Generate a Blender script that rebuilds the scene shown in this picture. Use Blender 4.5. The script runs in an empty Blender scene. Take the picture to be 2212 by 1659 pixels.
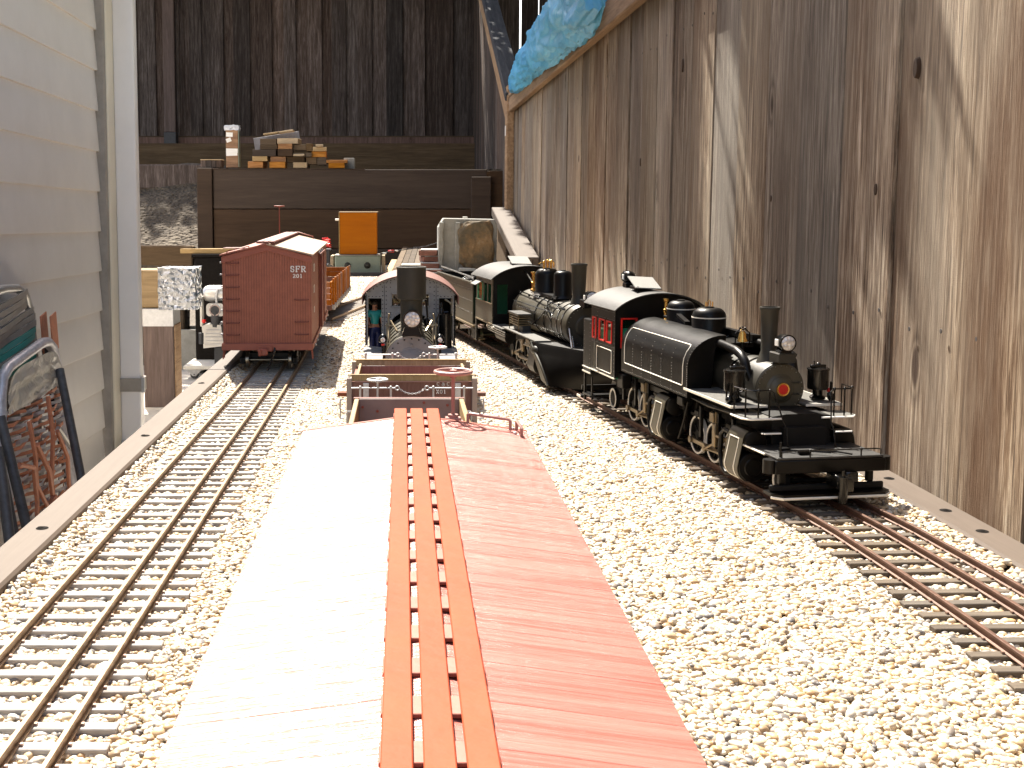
import bpy, bmesh, math, random
from mathutils import Vector, Matrix, noise
random.seed(7)
R = math.radians
SC = bpy.context.scene
COL = SC.collection
PI = math.pi

# ------------------------------------------------------------------ camera
cam_d = bpy.data.cameras.new("camera"); cam = bpy.data.objects.new("camera", cam_d); COL.objects.link(cam)
cam.location = (0, 0, .273)
cam.rotation_euler = (R(90 - 5.55), 0, 0)
cam_d.sensor_width = 36; cam_d.lens = 2560 / 2212 * 36
cam_d.shift_x = (1106 - 870) / 2212
cam_d.shift_y = (688.75 - 829.5) / 2212
cam_d.clip_start = .01; cam_d.clip_end = 400
SC.camera = cam

# ------------------------------------------------------------------ sky and sun
SUN = Vector((-.22, .70, 1.0)).normalized()           # towards the sun
elev = math.asin(SUN.z); azim = math.atan2(SUN.x, SUN.y)
w = bpy.data.worlds.new("World"); SC.world = w; w.use_nodes = True
nt = w.node_tree; nt.nodes.clear()
sky = nt.nodes.new("ShaderNodeTexSky"); sky.sky_type = 'NISHITA'; sky.sun_disc = False
sky.sun_elevation = elev; sky.sun_rotation = azim; sky.air_density = 1.0; sky.dust_density = 2.0
bg = nt.nodes.new("ShaderNodeBackground"); bg.inputs[1].default_value = .145
wo = nt.nodes.new("ShaderNodeOutputWorld")
tint = nt.nodes.new("ShaderNodeMixRGB"); tint.blend_type = 'MULTIPLY'; tint.inputs[0].default_value = 1; tint.inputs[2].default_value = (1.12, .97, .84, 1)   # the camera's warm white balance
nt.links.new(sky.outputs[0], tint.inputs[1]); nt.links.new(tint.outputs[0], bg.inputs[0]); nt.links.new(bg.outputs[0], wo.inputs[0])
sd = bpy.data.lights.new("sun", 'SUN'); sd.energy = 4.7; sd.angle = R(.53); sd.color = (1, .94, .83)
so = bpy.data.objects.new("sun", sd); COL.objects.link(so)
so.rotation_euler = SUN.to_track_quat('Z', 'Y').to_euler()
SC.view_settings.view_transform = 'Standard'; SC.view_settings.look = 'None'
SC.view_settings.gamma = 1; SC.view_settings.use_curve_mapping = False
SC.view_settings.exposure = 1.74

# ------------------------------------------------------------------ materials
MATS = {}
def _new(name):
    m = bpy.data.materials.new(name); m.use_nodes = True
    return m, m.node_tree, m.node_tree.nodes['Principled BSDF']
def _n(nt, t, **k):
    n = nt.nodes.new(t)
    for a, b in k.items():
        if a.startswith('i_'): n.inputs[a[2:].replace('_', ' ')].default_value = b
        else: setattr(n, a, b)
    return n
def _ramp(nt, stops):
    r = nt.nodes.new("ShaderNodeValToRGB"); e = r.color_ramp.elements
    while len(e) > 1: e.remove(e[-1])
    e[0].position = stops[0][0]; e[0].color = (*stops[0][1], 1)
    for p, c in stops[1:]:
        q = e.new(p); q.color = (*c, 1)
    return r
def _coord(nt, scale, rnd=30.0):
    tc = _n(nt, "ShaderNodeTexCoord"); oi = _n(nt, "ShaderNodeObjectInfo")
    mu = _n(nt, "ShaderNodeMath", operation='MULTIPLY'); mu.inputs[1].default_value = rnd
    ad = _n(nt, "ShaderNodeVectorMath", operation='ADD')
    mp = _n(nt, "ShaderNodeMapping"); mp.inputs['Scale'].default_value = scale
    nt.links.new(oi.outputs['Random'], mu.inputs[0])
    nt.links.new(tc.outputs['Object'], mp.inputs['Vector'])
    nt.links.new(mp.outputs[0], ad.inputs[0]); nt.links.new(mu.outputs[0], ad.inputs[1])
    return ad.outputs[0], oi
def paint(name, col, rough=.5, metal=0, var=.25, scale=60, bump=.15, spec=.5, dust=0.0, dustcol=(.32, .29, .24), coat=0):
    m, nt, b = _new(name)
    v, oi = _coord(nt, (1, 1, 1))
    n1 = _n(nt, "ShaderNodeTexNoise", i_Scale=scale, i_Detail=5.0, i_Roughness=.65); nt.links.new(v, n1.inputs['Vector'])
    lo = tuple(c * (1 - var) for c in col); hi = tuple(min(1, c * (1 + var)) for c in col)
    r = _ramp(nt, [(.3, lo), (.7, hi)]); nt.links.new(n1.outputs[0], r.inputs[0])
    out = r.outputs[0]
    if dust:
        n2 = _n(nt, "ShaderNodeTexNoise", i_Scale=scale * .25, i_Detail=6.0, i_Roughness=.7); nt.links.new(v, n2.inputs['Vector'])
        r2 = _ramp(nt, [(.45, (0, 0, 0)), (.75, (dust, dust, dust))]); nt.links.new(n2.outputs[0], r2.inputs[0])
        mx = _n(nt, "ShaderNodeMixRGB"); nt.links.new(r2.outputs[0], mx.inputs[0]); nt.links.new(out, mx.inputs[1])
        mx.inputs[2].default_value = (*dustcol, 1); out = mx.outputs[0]
    nt.links.new(out, b.inputs['Base Color'])
    rr = _n(nt, "ShaderNodeMapRange"); rr.inputs['To Min'].default_value = max(.03, rough - .08); rr.inputs['To Max'].default_value = min(1, rough + .1)
    nt.links.new(n1.outputs[0], rr.inputs[0]); nt.links.new(rr.outputs[0], b.inputs['Roughness'])
    b.inputs['Metallic'].default_value = metal
    b.inputs['Specular IOR Level'].default_value = spec
    if coat: b.inputs['Coat Weight'].default_value = coat; b.inputs['Coat Roughness'].default_value = .15
    if bump:
        n3 = _n(nt, "ShaderNodeTexNoise", i_Scale=scale * 8, i_Detail=3.0); nt.links.new(v, n3.inputs['Vector'])
        bp = _n(nt, "ShaderNodeBump", i_Strength=bump, i_Distance=.0006); nt.links.new(n3.outputs[0], bp.inputs['Height'])
        nt.links.new(bp.outputs[0], b.inputs['Normal'])
    MATS[name] = m; return m
def wood(name, stops, axis='Z', scale=9, stretch=22, rough=.8, bump=.5, dist=.004, rnd=.45, knots=0.0, spec=.25, stain=None, sat=(.72, 1.2), big=None):
    """timber with grain along one axis; each board gets its own piece of the pattern"""
    m, nt, b = _new(name)
    s = [stretch, stretch, stretch]; s['XYZ'.index(axis)] = 1
    v, oi = _coord(nt, tuple(s), 61.0)
    n1 = _n(nt, "ShaderNodeTexNoise", i_Scale=scale * .35, i_Detail=9.0, i_Roughness=.68, i_Distortion=.6); nt.links.new(v, n1.inputs['Vector'])
    n2 = _n(nt, "ShaderNodeTexNoise", i_Scale=scale * 1.6, i_Detail=5.0, i_Roughness=.7); nt.links.new(v, n2.inputs['Vector'])
    a1 = _n(nt, "ShaderNodeMath", operation='MULTIPLY'); a1.inputs[1].default_value = .62; nt.links.new(n1.outputs[0], a1.inputs[0])
    a2 = _n(nt, "ShaderNodeMath", operation='MULTIPLY_ADD'); a2.inputs[1].default_value = .38; nt.links.new(n2.outputs[0], a2.inputs[0]); nt.links.new(a1.outputs[0], a2.inputs[2])
    h = a2.outputs[0]
    kn = None
    if knots:
        s2 = [7.5, 7.5, 7.5]; s2['XYZ'.index(axis)] = 3.2
        v2, _ = _coord(nt, tuple(s2), 43.0)
        wr = _n(nt, "ShaderNodeTexNoise", i_Scale=3.0, i_Detail=2.0); nt.links.new(v2, wr.inputs['Vector'])
        mxv = _n(nt, "ShaderNodeMixRGB"); mxv.inputs[0].default_value = .09; nt.links.new(v2, mxv.inputs[1]); nt.links.new(wr.outputs['Color'], mxv.inputs[2])
        vo = _n(nt, "ShaderNodeTexVoronoi", i_Scale=1.0); nt.links.new(mxv.outputs[0], vo.inputs['Vector'])
        kn = _ramp(nt, [(0, (1, 1, 1)), (.045, (.95, .95, .95)), (.065, (.10, .10, .10)), (.085, (.55, .55, .55)), (.13, (0, 0, 0))]); nt.links.new(vo.outputs['Distance'], kn.inputs[0])
    r = _ramp(nt, stops); nt.links.new(h, r.inputs[0]); out = r.outputs[0]
    if stain:
        v3, _ = _coord(nt, tuple(.25 * q if q > 1 else .9 for q in s), 17.0)
        n4 = _n(nt, "ShaderNodeTexNoise", i_Scale=1.6, i_Detail=5.0, i_Roughness=.6); nt.links.new(v3, n4.inputs['Vector'])
        r4 = _ramp(nt, [(.44, (0, 0, 0)), (.60, (1, 1, 1))]); nt.links.new(n4.outputs[0], r4.inputs[0])
        m4 = _n(nt, "ShaderNodeMath", operation='MULTIPLY'); m4.inputs[1].default_value = stain[0]; nt.links.new(r4.outputs[0], m4.inputs[0])
        mx = _n(nt, "ShaderNodeMixRGB"); nt.links.new(m4.outputs[0], mx.inputs[0]); nt.links.new(out, mx.inputs[1]); mx.inputs[2].default_value = (*stain[1], 1)
        out = mx.outputs[0]
    if big:
        gp = _n(nt, "ShaderNodeNewGeometry"); g5 = _n(nt, "ShaderNodeMapping"); g5.inputs['Scale'].default_value = big[1]; nt.links.new(gp.outputs['Position'], g5.inputs[0])
        n5 = _n(nt, "ShaderNodeTexNoise", i_Scale=1.0, i_Detail=7.0, i_Roughness=.7); nt.links.new(g5.outputs[0], n5.inputs['Vector'])
        r5 = _ramp(nt, [(.40, (0, 0, 0)), (.62, (1, 1, 1))]); nt.links.new(n5.outputs[0], r5.inputs[0])
        m5 = _n(nt, "ShaderNodeMath", operation='MULTIPLY'); m5.inputs[1].default_value = big[0]; nt.links.new(r5.outputs[0], m5.inputs[0])
        mx = _n(nt, "ShaderNodeMixRGB"); nt.links.new(m5.outputs[0], mx.inputs[0]); nt.links.new(out, mx.inputs[1]); mx.inputs[2].default_value = (*big[2], 1); out = mx.outputs[0]
    if kn:
        mm = _n(nt, "ShaderNodeMath", operation='MULTIPLY'); mm.inputs[1].default_value = knots; nt.links.new(kn.outputs[0], mm.inputs[0])
        mx = _n(nt, "ShaderNodeMixRGB"); nt.links.new(mm.outputs[0], mx.inputs[0]); nt.links.new(out, mx.inputs[1]); mx.inputs[2].default_value = (.035, .018, .01, 1)
        out = mx.outputs[0]
    hs = _n(nt, "ShaderNodeHueSaturation"); nt.links.new(out, hs.inputs['Color'])
    mr = _n(nt, "ShaderNodeMapRange"); mr.inputs['To Min'].default_value = 1 - rnd; mr.inputs['To Max'].default_value = 1 + rnd
    nt.links.new(oi.outputs['Random'], mr.inputs[0]); nt.links.new(mr.outputs[0], hs.inputs['Value'])
    sp = _n(nt, "ShaderNodeMath", operation='PINGPONG'); sp.inputs[1].default_value = .13; nt.links.new(oi.outputs['Random'], sp.inputs[0])
    ms = _n(nt, "ShaderNodeMapRange"); ms.inputs['From Max'].default_value = .13; ms.inputs['To Min'].default_value = sat[0]; ms.inputs['To Max'].default_value = sat[1]
    nt.links.new(sp.outputs[0], ms.inputs[0]); nt.links.new(ms.outputs[0], hs.inputs['Saturation'])
    nt.links.new(hs.outputs[0], b.inputs['Base Color'])
    b.inputs['Roughness'].default_value = rough; b.inputs['Specular IOR Level'].default_value = spec
    bp = _n(nt, "ShaderNodeBump", i_Strength=bump, i_Distance=dist); nt.links.new(h, bp.inputs['Height']); nt.links.new(bp.outputs[0], b.inputs['Normal'])
    MATS[name] = m; return m

M = MATS
paint('black', (.0026, .0021, .0018), .36, var=.2, scale=40, bump=.12, dust=.02, dustcol=(.04, .033, .026), spec=.22)
paint('black_gloss', (.004, .0037, .0035), .2, var=.1, scale=40, bump=.05, spec=.4)
paint('black_matte', (.006, .0054, .005), .6, var=.3, scale=50, spec=.25)
paint('roof_black', (.020, .019, .018), .5, var=.2, scale=70, bump=.5, dust=.12, dustcol=(.2, .18, .15))
paint('graphite', (.032, .029, .022), .47, var=.15, scale=60, bump=.2, spec=.3)
paint('olive', (.060, .053, .036), .42, var=.15, scale=60, bump=.1, spec=.4)
paint('loco_grey', (.19, .19, .195), .5, var=.12, scale=60, bump=.2)
paint('rivet_black', (.012, .012, .012), .5)
paint('steel', (.36, .35, .33), .28, metal=1, var=.2)
paint('chrome', (.85, .85, .85), .08, metal=1, var=.05, bump=0)
paint('rod_steel', (.20, .155, .095), .38, metal=.8, var=.25)
paint('brass', (.83, .50, .14), .2, metal=1, var=.1, bump=.05)
paint('white', (.80, .78, .74), .45, var=.05)
paint('cream_line', (.80, .76, .66), .45, var=.05)
paint('red', (.62, .02, .015), .3, var=.1)
paint('green', (.03, .20, .10), .5, var=.15)
paint('green_bright', (.04, .45, .24), .5, var=.1)
paint('orange_plate', (.55, .18, .02), .4, var=.1)
paint('grey_plate', (.20, .195, .18), .75, var=.35, scale=900, bump=.6)
paint('tread', (.10, .095, .085), .5, var=.3, scale=300)
paint('coal', (.02, .02, .022), .15, var=.3, scale=200)
paint('rust_rail', (.115, .058, .038), .5, metal=.3, var=.35, scale=200)
paint('brass_rail', (.30, .21, .13), .40, metal=.6, var=.25, scale=200)
paint('spike', (.34, .23, .18), .4, metal=.6)
paint('car_red', (.30, .085, .052), .55, var=.12, scale=30, bump=.3)
paint('car_red_dark', (.17, .045, .03), .6, var=.2, scale=30)
paint('sunlit_roof', (.36, .25, .175), .6, var=.15, scale=40)  # pale tone stands for sunlight on one slope of the far car roof
paint('rail_pink', (.33, .175, .15), .45, var=.1)
paint('cab_roof_red', (.17, .075, .06), .6, var=.15)
paint('walk_red', (.38, .066, .026), .6, var=.12, scale=22, bump=.5, spec=.15)
paint('galv', (.46, .46, .46), .45, metal=.35, var=.15)
paint('panel_brown', (.27, .215, .185), .6, var=.12, scale=50)
paint('truck_black', (.01, .0095, .009), .55, var=.3)
paint('wheel_tread', (.28, .24, .18), .3, metal=.9, var=.2)
paint('siding', (.70, .662, .625), .48, var=.05, scale=6, bump=.6, spec=.4)
paint('trim_grey', (.30, .27, .235), .7, var=.2, scale=12, bump=.4)
paint('trim_cream', (.72, .66, .54), .6, var=.06, scale=8)
paint('downspout', (.80, .77, .755), .35, var=.03, scale=8)
paint('concrete', (.50, .47, .42), .9, var=.16, scale=9, bump=1, dust=.3, dustcol=(.35, .32, .27))
paint('block_grey', (.27, .265, .24), .9, var=.18, scale=30, bump=1.2)
paint('mortar', (.40, .40, .40), .95, var=.2, scale=30, bump=1)
paint('brick', (.20, .085, .06), .9, var=.35, scale=40, bump=1)
paint('metal_green', (.20, .24, .19), .5, var=.12, scale=20)
paint('alu', (.55, .54, .52), .35, metal=.75, var=.15, scale=20)
paint('dark_tube', (.085, .082, .082), .45, metal=.1, var=.3)
paint('web_orange', (.56, .22, .12), .55, var=.15)
paint('web_silver', (.60, .58, .60), .35, metal=.3, var=.2)
paint('dark_steel', (.03, .03, .033), .6, var=.3)
paint('skin', (.40, .17, .09), .5, var=.1, bump=0)
paint('teal', (.03, .30, .27), .4, var=.08, bump=0)
paint('navy', (.01, .015, .07), .5, var=.1, bump=0)
paint('hair', (.03, .018, .01), .6, var=.1, bump=0)
paint('ply_white', (.66, .63, .55), .7, var=.06)
paint('plastic_wrap', (.55, .57, .62), .25, var=.15, scale=30, bump=.8)
paint('bark', (.10, .075, .055), .95, var=.4, scale=9, bump=1.2)
paint('knot', (.055, .030, .017), .8, var=.5, scale=90, bump=1)
paint('nail', (.07, .06, .055), .7)
paint('sheet_grey', (.17, .165, .18), .6, var=.2)
paint('tar_black', (.012, .010, .009), .9, var=.3, spec=.08)

wood('fence_near', [(.39, (.030, .018, .011)), (.45, (.10, .062, .038)), (.505, (.22, .158, .107)), (.56, (.36, .288, .213)), (.64, (.54, .46, .37))],
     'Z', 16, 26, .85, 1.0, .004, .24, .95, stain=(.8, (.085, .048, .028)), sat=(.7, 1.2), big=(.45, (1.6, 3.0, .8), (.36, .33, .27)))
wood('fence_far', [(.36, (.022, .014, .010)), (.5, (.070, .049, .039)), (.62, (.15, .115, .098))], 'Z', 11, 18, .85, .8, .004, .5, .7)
wood('post_wood', [(.30, (.06, .035, .025)), (.5, (.13, .085, .07)), (.7, (.2, .13, .10))], 'Z', 8, 16, .8, .6, .003, .2, .7)
wood('cap_wood', [(.3, (.13, .07, .035)), (.5, (.30, .18, .09)), (.7, (.45, .30, .17))], 'Y', 8, 16, .75, .6, .003, .25)
wood('cap_grey', [(.3, (.012, .014, .018)), (.5, (.035, .038, .045)), (.7, (.075, .078, .085))], 'Y', 8, 16, .8, .8, .004, .2)
wood('edging', [(.3, (.088, .066, .051)), (.5, (.108, .083, .065)), (.7, (.128, .100, .079))], 'Y', 10, 16, .6, .25, .0006, .06)
wood('tie_grey', [(.3, (.16, .145, .13)), (.5, (.34, .315, .285)), (.7, (.46, .43, .40))], 'X', 60, 12, .85, .8, .0006, .15)
wood('tie_brown', [(.3, (.065, .050, .036)), (.5, (.105, .082, .060)), (.7, (.15, .12, .09))], 'X', 60, 12, .85, .5, .0005, .12)
wood('retaining', [(.3, (.036, .021, .012)), (.5, (.056, .033, .019)), (.7, (.078, .047, .028))], 'X', 5, 14, .75, .3, .002, .12)
wood('timber', [(.3, (.04, .025, .013)), (.5, (.088, .056, .029)), (.7, (.14, .095, .053))], 'X', 6, 14, .85, .6, .003, .3)
wood('lumber', [(.3, (.16, .06, .018)), (.5, (.33, .15, .045)), (.7, (.50, .27, .10))], 'X', 14, 10, .7, .4, .001, .4)
wood('lumber_pale', [(.3, (.25, .16, .075)), (.5, (.37, .255, .125)), (.7, (.46, .33, .18))], 'X', 14, 10, .7, .4, .001, .1)
wood('honey', [(.3, (.30, .085, .005)), (.5, (.37, .11, .007)), (.7, (.43, .145, .012))], 'X', 6, 8, .4, .1, .0005, .05, spec=.12, sat=(1.1, 1.25))
wood('car_planks', [(.3, (.20, .07, .02)), (.5, (.36, .14, .045)), (.7, (.48, .22, .08))], 'Z', 40, 8, .6, .3, .0005, .15)
wood('gon_tan', [(.3, (.17, .12, .06)), (.5, (.30, .22, .12)), (.7, (.42, .32, .19))], 'Z', 70, 8, .7, .3, .0003, .05)
wood('gon_brown', [(.3, (.10, .04, .025)), (.5, (.17, .068, .042)), (.7, (.23, .10, .065))], 'Z', 70, 8, .7, .3, .0003, .05)
wood('gon_red', [(.3, (.18, .05, .03)), (.5, (.27, .08, .05)), (.7, (.34, .11, .07))], 'Z', 70, 8, .6, .3, .0003, .05)
wood('block_wood', [(.3, (.12, .085, .05)), (.5, (.21, .155, .095)), (.7, (.30, .23, .15))], 'X', 6, 14, .7, .5, .002, .1)

def roof_mat():
    # painted roof of the near box car: fine grooves run from the ridge to the eaves, half gloss with worn grain
    m, nt, b = _new('car_roof')
    tc = _n(nt, "ShaderNodeTexCoord")
    mp = _n(nt, "ShaderNodeMapping"); mp.inputs['Scale'].default_value = (9, 420, 9); nt.links.new(tc.outputs['Object'], mp.inputs[0])
    n1 = _n(nt, "ShaderNodeTexNoise", i_Scale=1.0, i_Detail=4.0, i_Roughness=.7); nt.links.new(mp.outputs[0], n1.inputs['Vector'])
    mp2 = _n(nt, "ShaderNodeMapping"); mp2.inputs['Scale'].default_value = (400, 1500, 400); nt.links.new(tc.outputs['Object'], mp2.inputs[0])
    n2 = _n(nt, "ShaderNodeTexNoise", i_Scale=1.0, i_Detail=3.0, i_Roughness=.7); nt.links.new(mp2.outputs[0], n2.inputs['Vector'])
    r = _ramp(nt, [(.3, (.34, .085, .060)), (.7, (.42, .130, .098))]); nt.links.new(n1.outputs[0], r.inputs[0]); nt.links.new(r.outputs[0], b.inputs['Base Color'])
    rr = _ramp(nt, [(.40, (.36, .36, .36)), (.56, (.62, .62, .62))]); nt.links.new(n1.outputs[0], rr.inputs[0]); nt.links.new(rr.outputs[0], b.inputs['Roughness'])
    b.inputs['Specular IOR Level'].default_value = .35
    b.inputs['Coat Weight'].default_value = 1.0; b.inputs['Coat Roughness'].default_value = .25; b.inputs['Coat IOR'].default_value = 1.58
    mx = _n(nt, "ShaderNodeMath", operation='MULTIPLY_ADD'); mx.inputs[1].default_value = .10; nt.links.new(n2.outputs[0], mx.inputs[0]); nt.links.new(n1.outputs[0], mx.inputs[2])
    bp = _n(nt, "ShaderNodeBump", i_Strength=1.0, i_Distance=.0022); nt.links.new(mx.outputs[0], bp.inputs['Height'])
    bq = _n(nt, "ShaderNodeBump", i_Strength=.5, i_Distance=.0010); nt.links.new(mx.outputs[0], bq.inputs['Height'])
    nt.links.new(bq.outputs[0], b.inputs['Normal']); nt.links.new(bp.outputs[0], b.inputs['Coat Normal'])
    M['car_roof'] = m
roof_mat()
def sheath_mat(name, c, period, axis):
    # narrow vertical sheathing boards too fine to pick apart
    m, nt, b = _new(name)
    tc = _n(nt, "ShaderNodeTexCoord")
    wv = _n(nt, "ShaderNodeTexWave", wave_type='BANDS', bands_direction=axis, wave_profile='SIN', i_Scale=2 * PI / period / 20, i_Distortion=.0)
    nt.links.new(tc.outputs['Object'], wv.inputs[0])
    n1 = _n(nt, "ShaderNodeTexNoise", i_Scale=60.0, i_Detail=6.0, i_Roughness=.7); nt.links.new(tc.outputs['Object'], n1.inputs['Vector'])
    r = _ramp(nt, [(.3, tuple(x * .8 for x in c)), (.7, tuple(x * 1.15 for x in c))]); nt.links.new(n1.outputs[0], r.inputs[0])
    rw = _ramp(nt, [(.0, (.0, .0, .0)), (.22, (1, 1, 1))]); nt.links.new(wv.outputs[0], rw.inputs[0])
    mx = _n(nt, "ShaderNodeMixRGB", blend_type='MULTIPLY'); mx.inputs[0].default_value = .32; nt.links.new(r.outputs[0], mx.inputs[1]); nt.links.new(rw.outputs[0], mx.inputs[2])
    nt.links.new(mx.outputs[0], b.inputs['Base Color']); b.inputs['Roughness'].default_value = .6
    bp = _n(nt, "ShaderNodeBump", i_Strength=.6, i_Distance=.0005); nt.links.new(rw.outputs[0], bp.inputs['Height']); nt.links.new(bp.outputs[0], b.inputs['Normal'])
    M[name] = m
sheath_mat('sheath_end', (.31, .096, .055), .0042, 'X')
sheath_mat('sheath_side', (.31, .096, .055), .0042, 'Y')
def pebble_mat():
    m, nt, b = _new('pebbles')
    at = _n(nt, "ShaderNodeAttribute", attribute_type='INSTANCER', attribute_name='tint')
    r = _ramp(nt, [(0, (.13, .12, .115)), (.06, (.22, .20, .185)), (.13, (.27, .205, .15)), (.24, (.42, .27, .13)), (.36, (.52, .38, .22)), (.5, (.54, .44, .30)), (.64, (.57, .49, .36)), (.82, (.62, .56, .46)), (1, (.72, .69, .63))])
    nt.links.new(at.outputs['Fac'], r.inputs[0])
    tc = _n(nt, "ShaderNodeTexCoord"); n1 = _n(nt, "ShaderNodeTexNoise", i_Scale=2.5, i_Detail=5.0, i_Roughness=.7); nt.links.new(tc.outputs['Object'], n1.inputs['Vector'])
    r2 = _ramp(nt, [(.3, (.72, .70, .66)), (.65, (1, 1, 1))]); nt.links.new(n1.outputs[0], r2.inputs[0])
    mx = _n(nt, "ShaderNodeMixRGB", blend_type='MULTIPLY'); mx.inputs[0].default_value = 1; nt.links.new(r.outputs[0], mx.inputs[1]); nt.links.new(r2.outputs[0], mx.inputs[2])
    nt.links.new(mx.outputs[0], b.inputs['Base Color']); b.inputs['Roughness'].default_value = .55
    M['pebbles'] = m
pebble_mat()
paint('gravel_base', (.60, .48, .34), .9, var=.5, scale=200, bump=1)
def dirt_mat():
    m, nt, b = _new('dirt')
    tc = _n(nt, "ShaderNodeTexCoord")
    n1 = _n(nt, "ShaderNodeTexNoise", i_Scale=9.0, i_Detail=10.0, i_Roughness=.75); nt.links.new(tc.outputs['Object'], n1.inputs['Vector'])
    vo = _n(nt, "ShaderNodeTexVoronoi", i_Scale=45.0); nt.links.new(tc.outputs['Object'], vo.inputs['Vector'])
    r = _ramp(nt, [(.3, (.035, .026, .018)), (.5, (.095, .073, .05)), (.7, (.17, .14, .10))]); nt.links.new(n1.outputs[0], r.inputs[0])
    nt.links.new(r.outputs[0], b.inputs['Base Color']); b.inputs['Roughness'].default_value = .95
    ad = _n(nt, "ShaderNodeMath", operation='ADD'); nt.links.new(n1.outputs[0], ad.inputs[0]); nt.links.new(vo.outputs['Distance'], ad.inputs[1])
    bp = _n(nt, "ShaderNodeBump", i_Strength=1.0, i_Distance=.02); nt.links.new(ad.outputs[0], bp.inputs['Height']); nt.links.new(bp.outputs[0], b.inputs['Normal'])
    M['dirt'] = m
dirt_mat()
def foil_mat():
    m, nt, b = _new('foil')
    tc = _n(nt, "ShaderNodeTexCoord")
    vo = _n(nt, "ShaderNodeTexVoronoi", i_Scale=38.0); vo.feature = 'F1'; vo.distance = 'MANHATTAN'; nt.links.new(tc.outputs['Object'], vo.inputs['Vector'])
    n1 = _n(nt, "ShaderNodeTexNoise", i_Scale=22.0, i_Detail=4.0, i_Distortion=2.0); nt.links.new(tc.outputs['Object'], n1.inputs['Vector'])
    ad = _n(nt, "ShaderNodeMath", operation='ADD'); nt.links.new(n1.outputs[0], ad.inputs[0]); nt.links.new(vo.outputs['Distance'], ad.inputs[1])
    bp = _n(nt, "ShaderNodeBump", i_Strength=1.0, i_Distance=.03); nt.links.new(ad.outputs[0], bp.inputs['Height']); nt.links.new(bp.outputs[0], b.inputs['Normal'])
    b.inputs['Base Color'].default_value = (.75, .76, .78, 1); b.inputs['Metallic'].default_value = .9; b.inputs['Roughness'].default_value = .3
    M['foil'] = m
foil_mat()
def tarp_mat():
    m, nt, b = _new('tarp')
    tc = _n(nt, "ShaderNodeTexCoord")
    n1 = _n(nt, "ShaderNodeTexNoise", i_Scale=34.0, i_Detail=4.0, i_Roughness=.55, i_Distortion=2.2); nt.links.new(tc.outputs['Object'], n1.inputs['Vector'])
    n2 = _n(nt, "ShaderNodeTexNoise", i_Scale=5.0, i_Detail=3.0); nt.links.new(tc.outputs['Object'], n2.inputs['Vector'])
    r = _ramp(nt, [(.35, (.07, .36, .68)), (.6, (.13, .50, .85)), (.75, (.22, .54, .84))]); nt.links.new(n2.outputs[0], r.inputs[0]); nt.links.new(r.outputs[0], b.inputs['Base Color'])
    bp = _n(nt, "ShaderNodeBump", i_Strength=.6, i_Distance=.006); nt.links.new(n1.outputs[0], bp.inputs['Height']); nt.links.new(bp.outputs[0], b.inputs['Normal'])
    b.inputs['Roughness'].default_value = .3
    M['tarp'] = m
tarp_mat()
def stone_mat():
    m, nt, b = _new('rock_face')
    tc = _n(nt, "ShaderNodeTexCoord")
    n1 = _n(nt, "ShaderNodeTexNoise", i_Scale=12.0, i_Detail=9.0, i_Roughness=.7); nt.links.new(tc.outputs['Object'], n1.inputs['Vector'])
    r = _ramp(nt, [(.3, (.05, .055, .045)), (.45, (.13, .10, .06)), (.58, (.24, .15, .07)), (.72, (.36, .30, .20))]); nt.links.new(n1.outputs[0], r.inputs[0]); nt.links.new(r.outputs[0], b.inputs['Base Color'])
    bp = _n(nt, "ShaderNodeBump", i_Strength=1.0, i_Distance=.01); nt.links.new(n1.outputs[0], bp.inputs['Height']); nt.links.new(bp.outputs[0], b.inputs['Normal'])
    b.inputs['Roughness'].default_value = .85
    M['rock_face'] = m
stone_mat()
def leaf_mat():
    m, nt, b = _new('leaf')
    oi = _n(nt, "ShaderNodeNewGeometry")
    r = _ramp(nt, [(0, (.035, .075, .02)), (1, (.09, .14, .04))]); nt.links.new(oi.outputs['Random Per Island'], r.inputs[0]); nt.links.new(r.outputs[0], b.inputs['Base Color'])
    b.inputs['Roughness'].default_value = .5
    M['leaf'] = m
leaf_mat()
def lens_mat():
    m, nt, b = _new('lens')
    tc = _n(nt, "ShaderNodeTexCoord")
    vo = _n(nt, "ShaderNodeTexVoronoi", i_Scale=260.0); nt.links.new(tc.outputs['Object'], vo.inputs['Vector'])
    r = _ramp(nt, [(0, (.9, .88, .86)), (.6, (.55, .52, .5)), (1, (.45, .43, .42))]); nt.links.new(vo.outputs['Distance'], r.inputs[0]); nt.links.new(r.outputs[0], b.inputs['Base Color'])
    bp = _n(nt, "ShaderNodeBump", i_Strength=1.0, i_Distance=.002); nt.links.new(vo.outputs['Distance'], bp.inputs['Height']); nt.links.new(bp.outputs[0], b.inputs['Normal'])
    b.inputs['Metallic'].default_value = .15; b.inputs['Roughness'].default_value = .12
    M['lens'] = m
lens_mat()
g, nt_, b_ = _new('clear_glass'); b_.inputs['Transmission Weight'].default_value = 1; b_.inputs['Roughness'].default_value = .02; b_.inputs['Base Color'].default_value = (.95, .97, .96, 1)
M['clear_glass'] = g
g, nt_, b_ = _new('plastic_sheet'); b_.inputs['Base Color'].default_value = (.62, .58, .50, 1); b_.inputs['Roughness'].default_value = .3
_no = _n(nt_, "ShaderNodeTexNoise", i_Scale=9.0, i_Detail=3.0, i_Distortion=2.0); _tc = _n(nt_, "ShaderNodeTexCoord"); nt_.links.new(_tc.outputs['Object'], _no.inputs['Vector'])
_bp = _n(nt_, "ShaderNodeBump", i_Strength=1.0, i_Distance=.02); nt_.links.new(_no.outputs[0], _bp.inputs['Height']); nt_.links.new(_bp.outputs[0], b_.inputs['Normal'])
b_.inputs['Alpha'].default_value = .8
M['plastic_sheet'] = g

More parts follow.
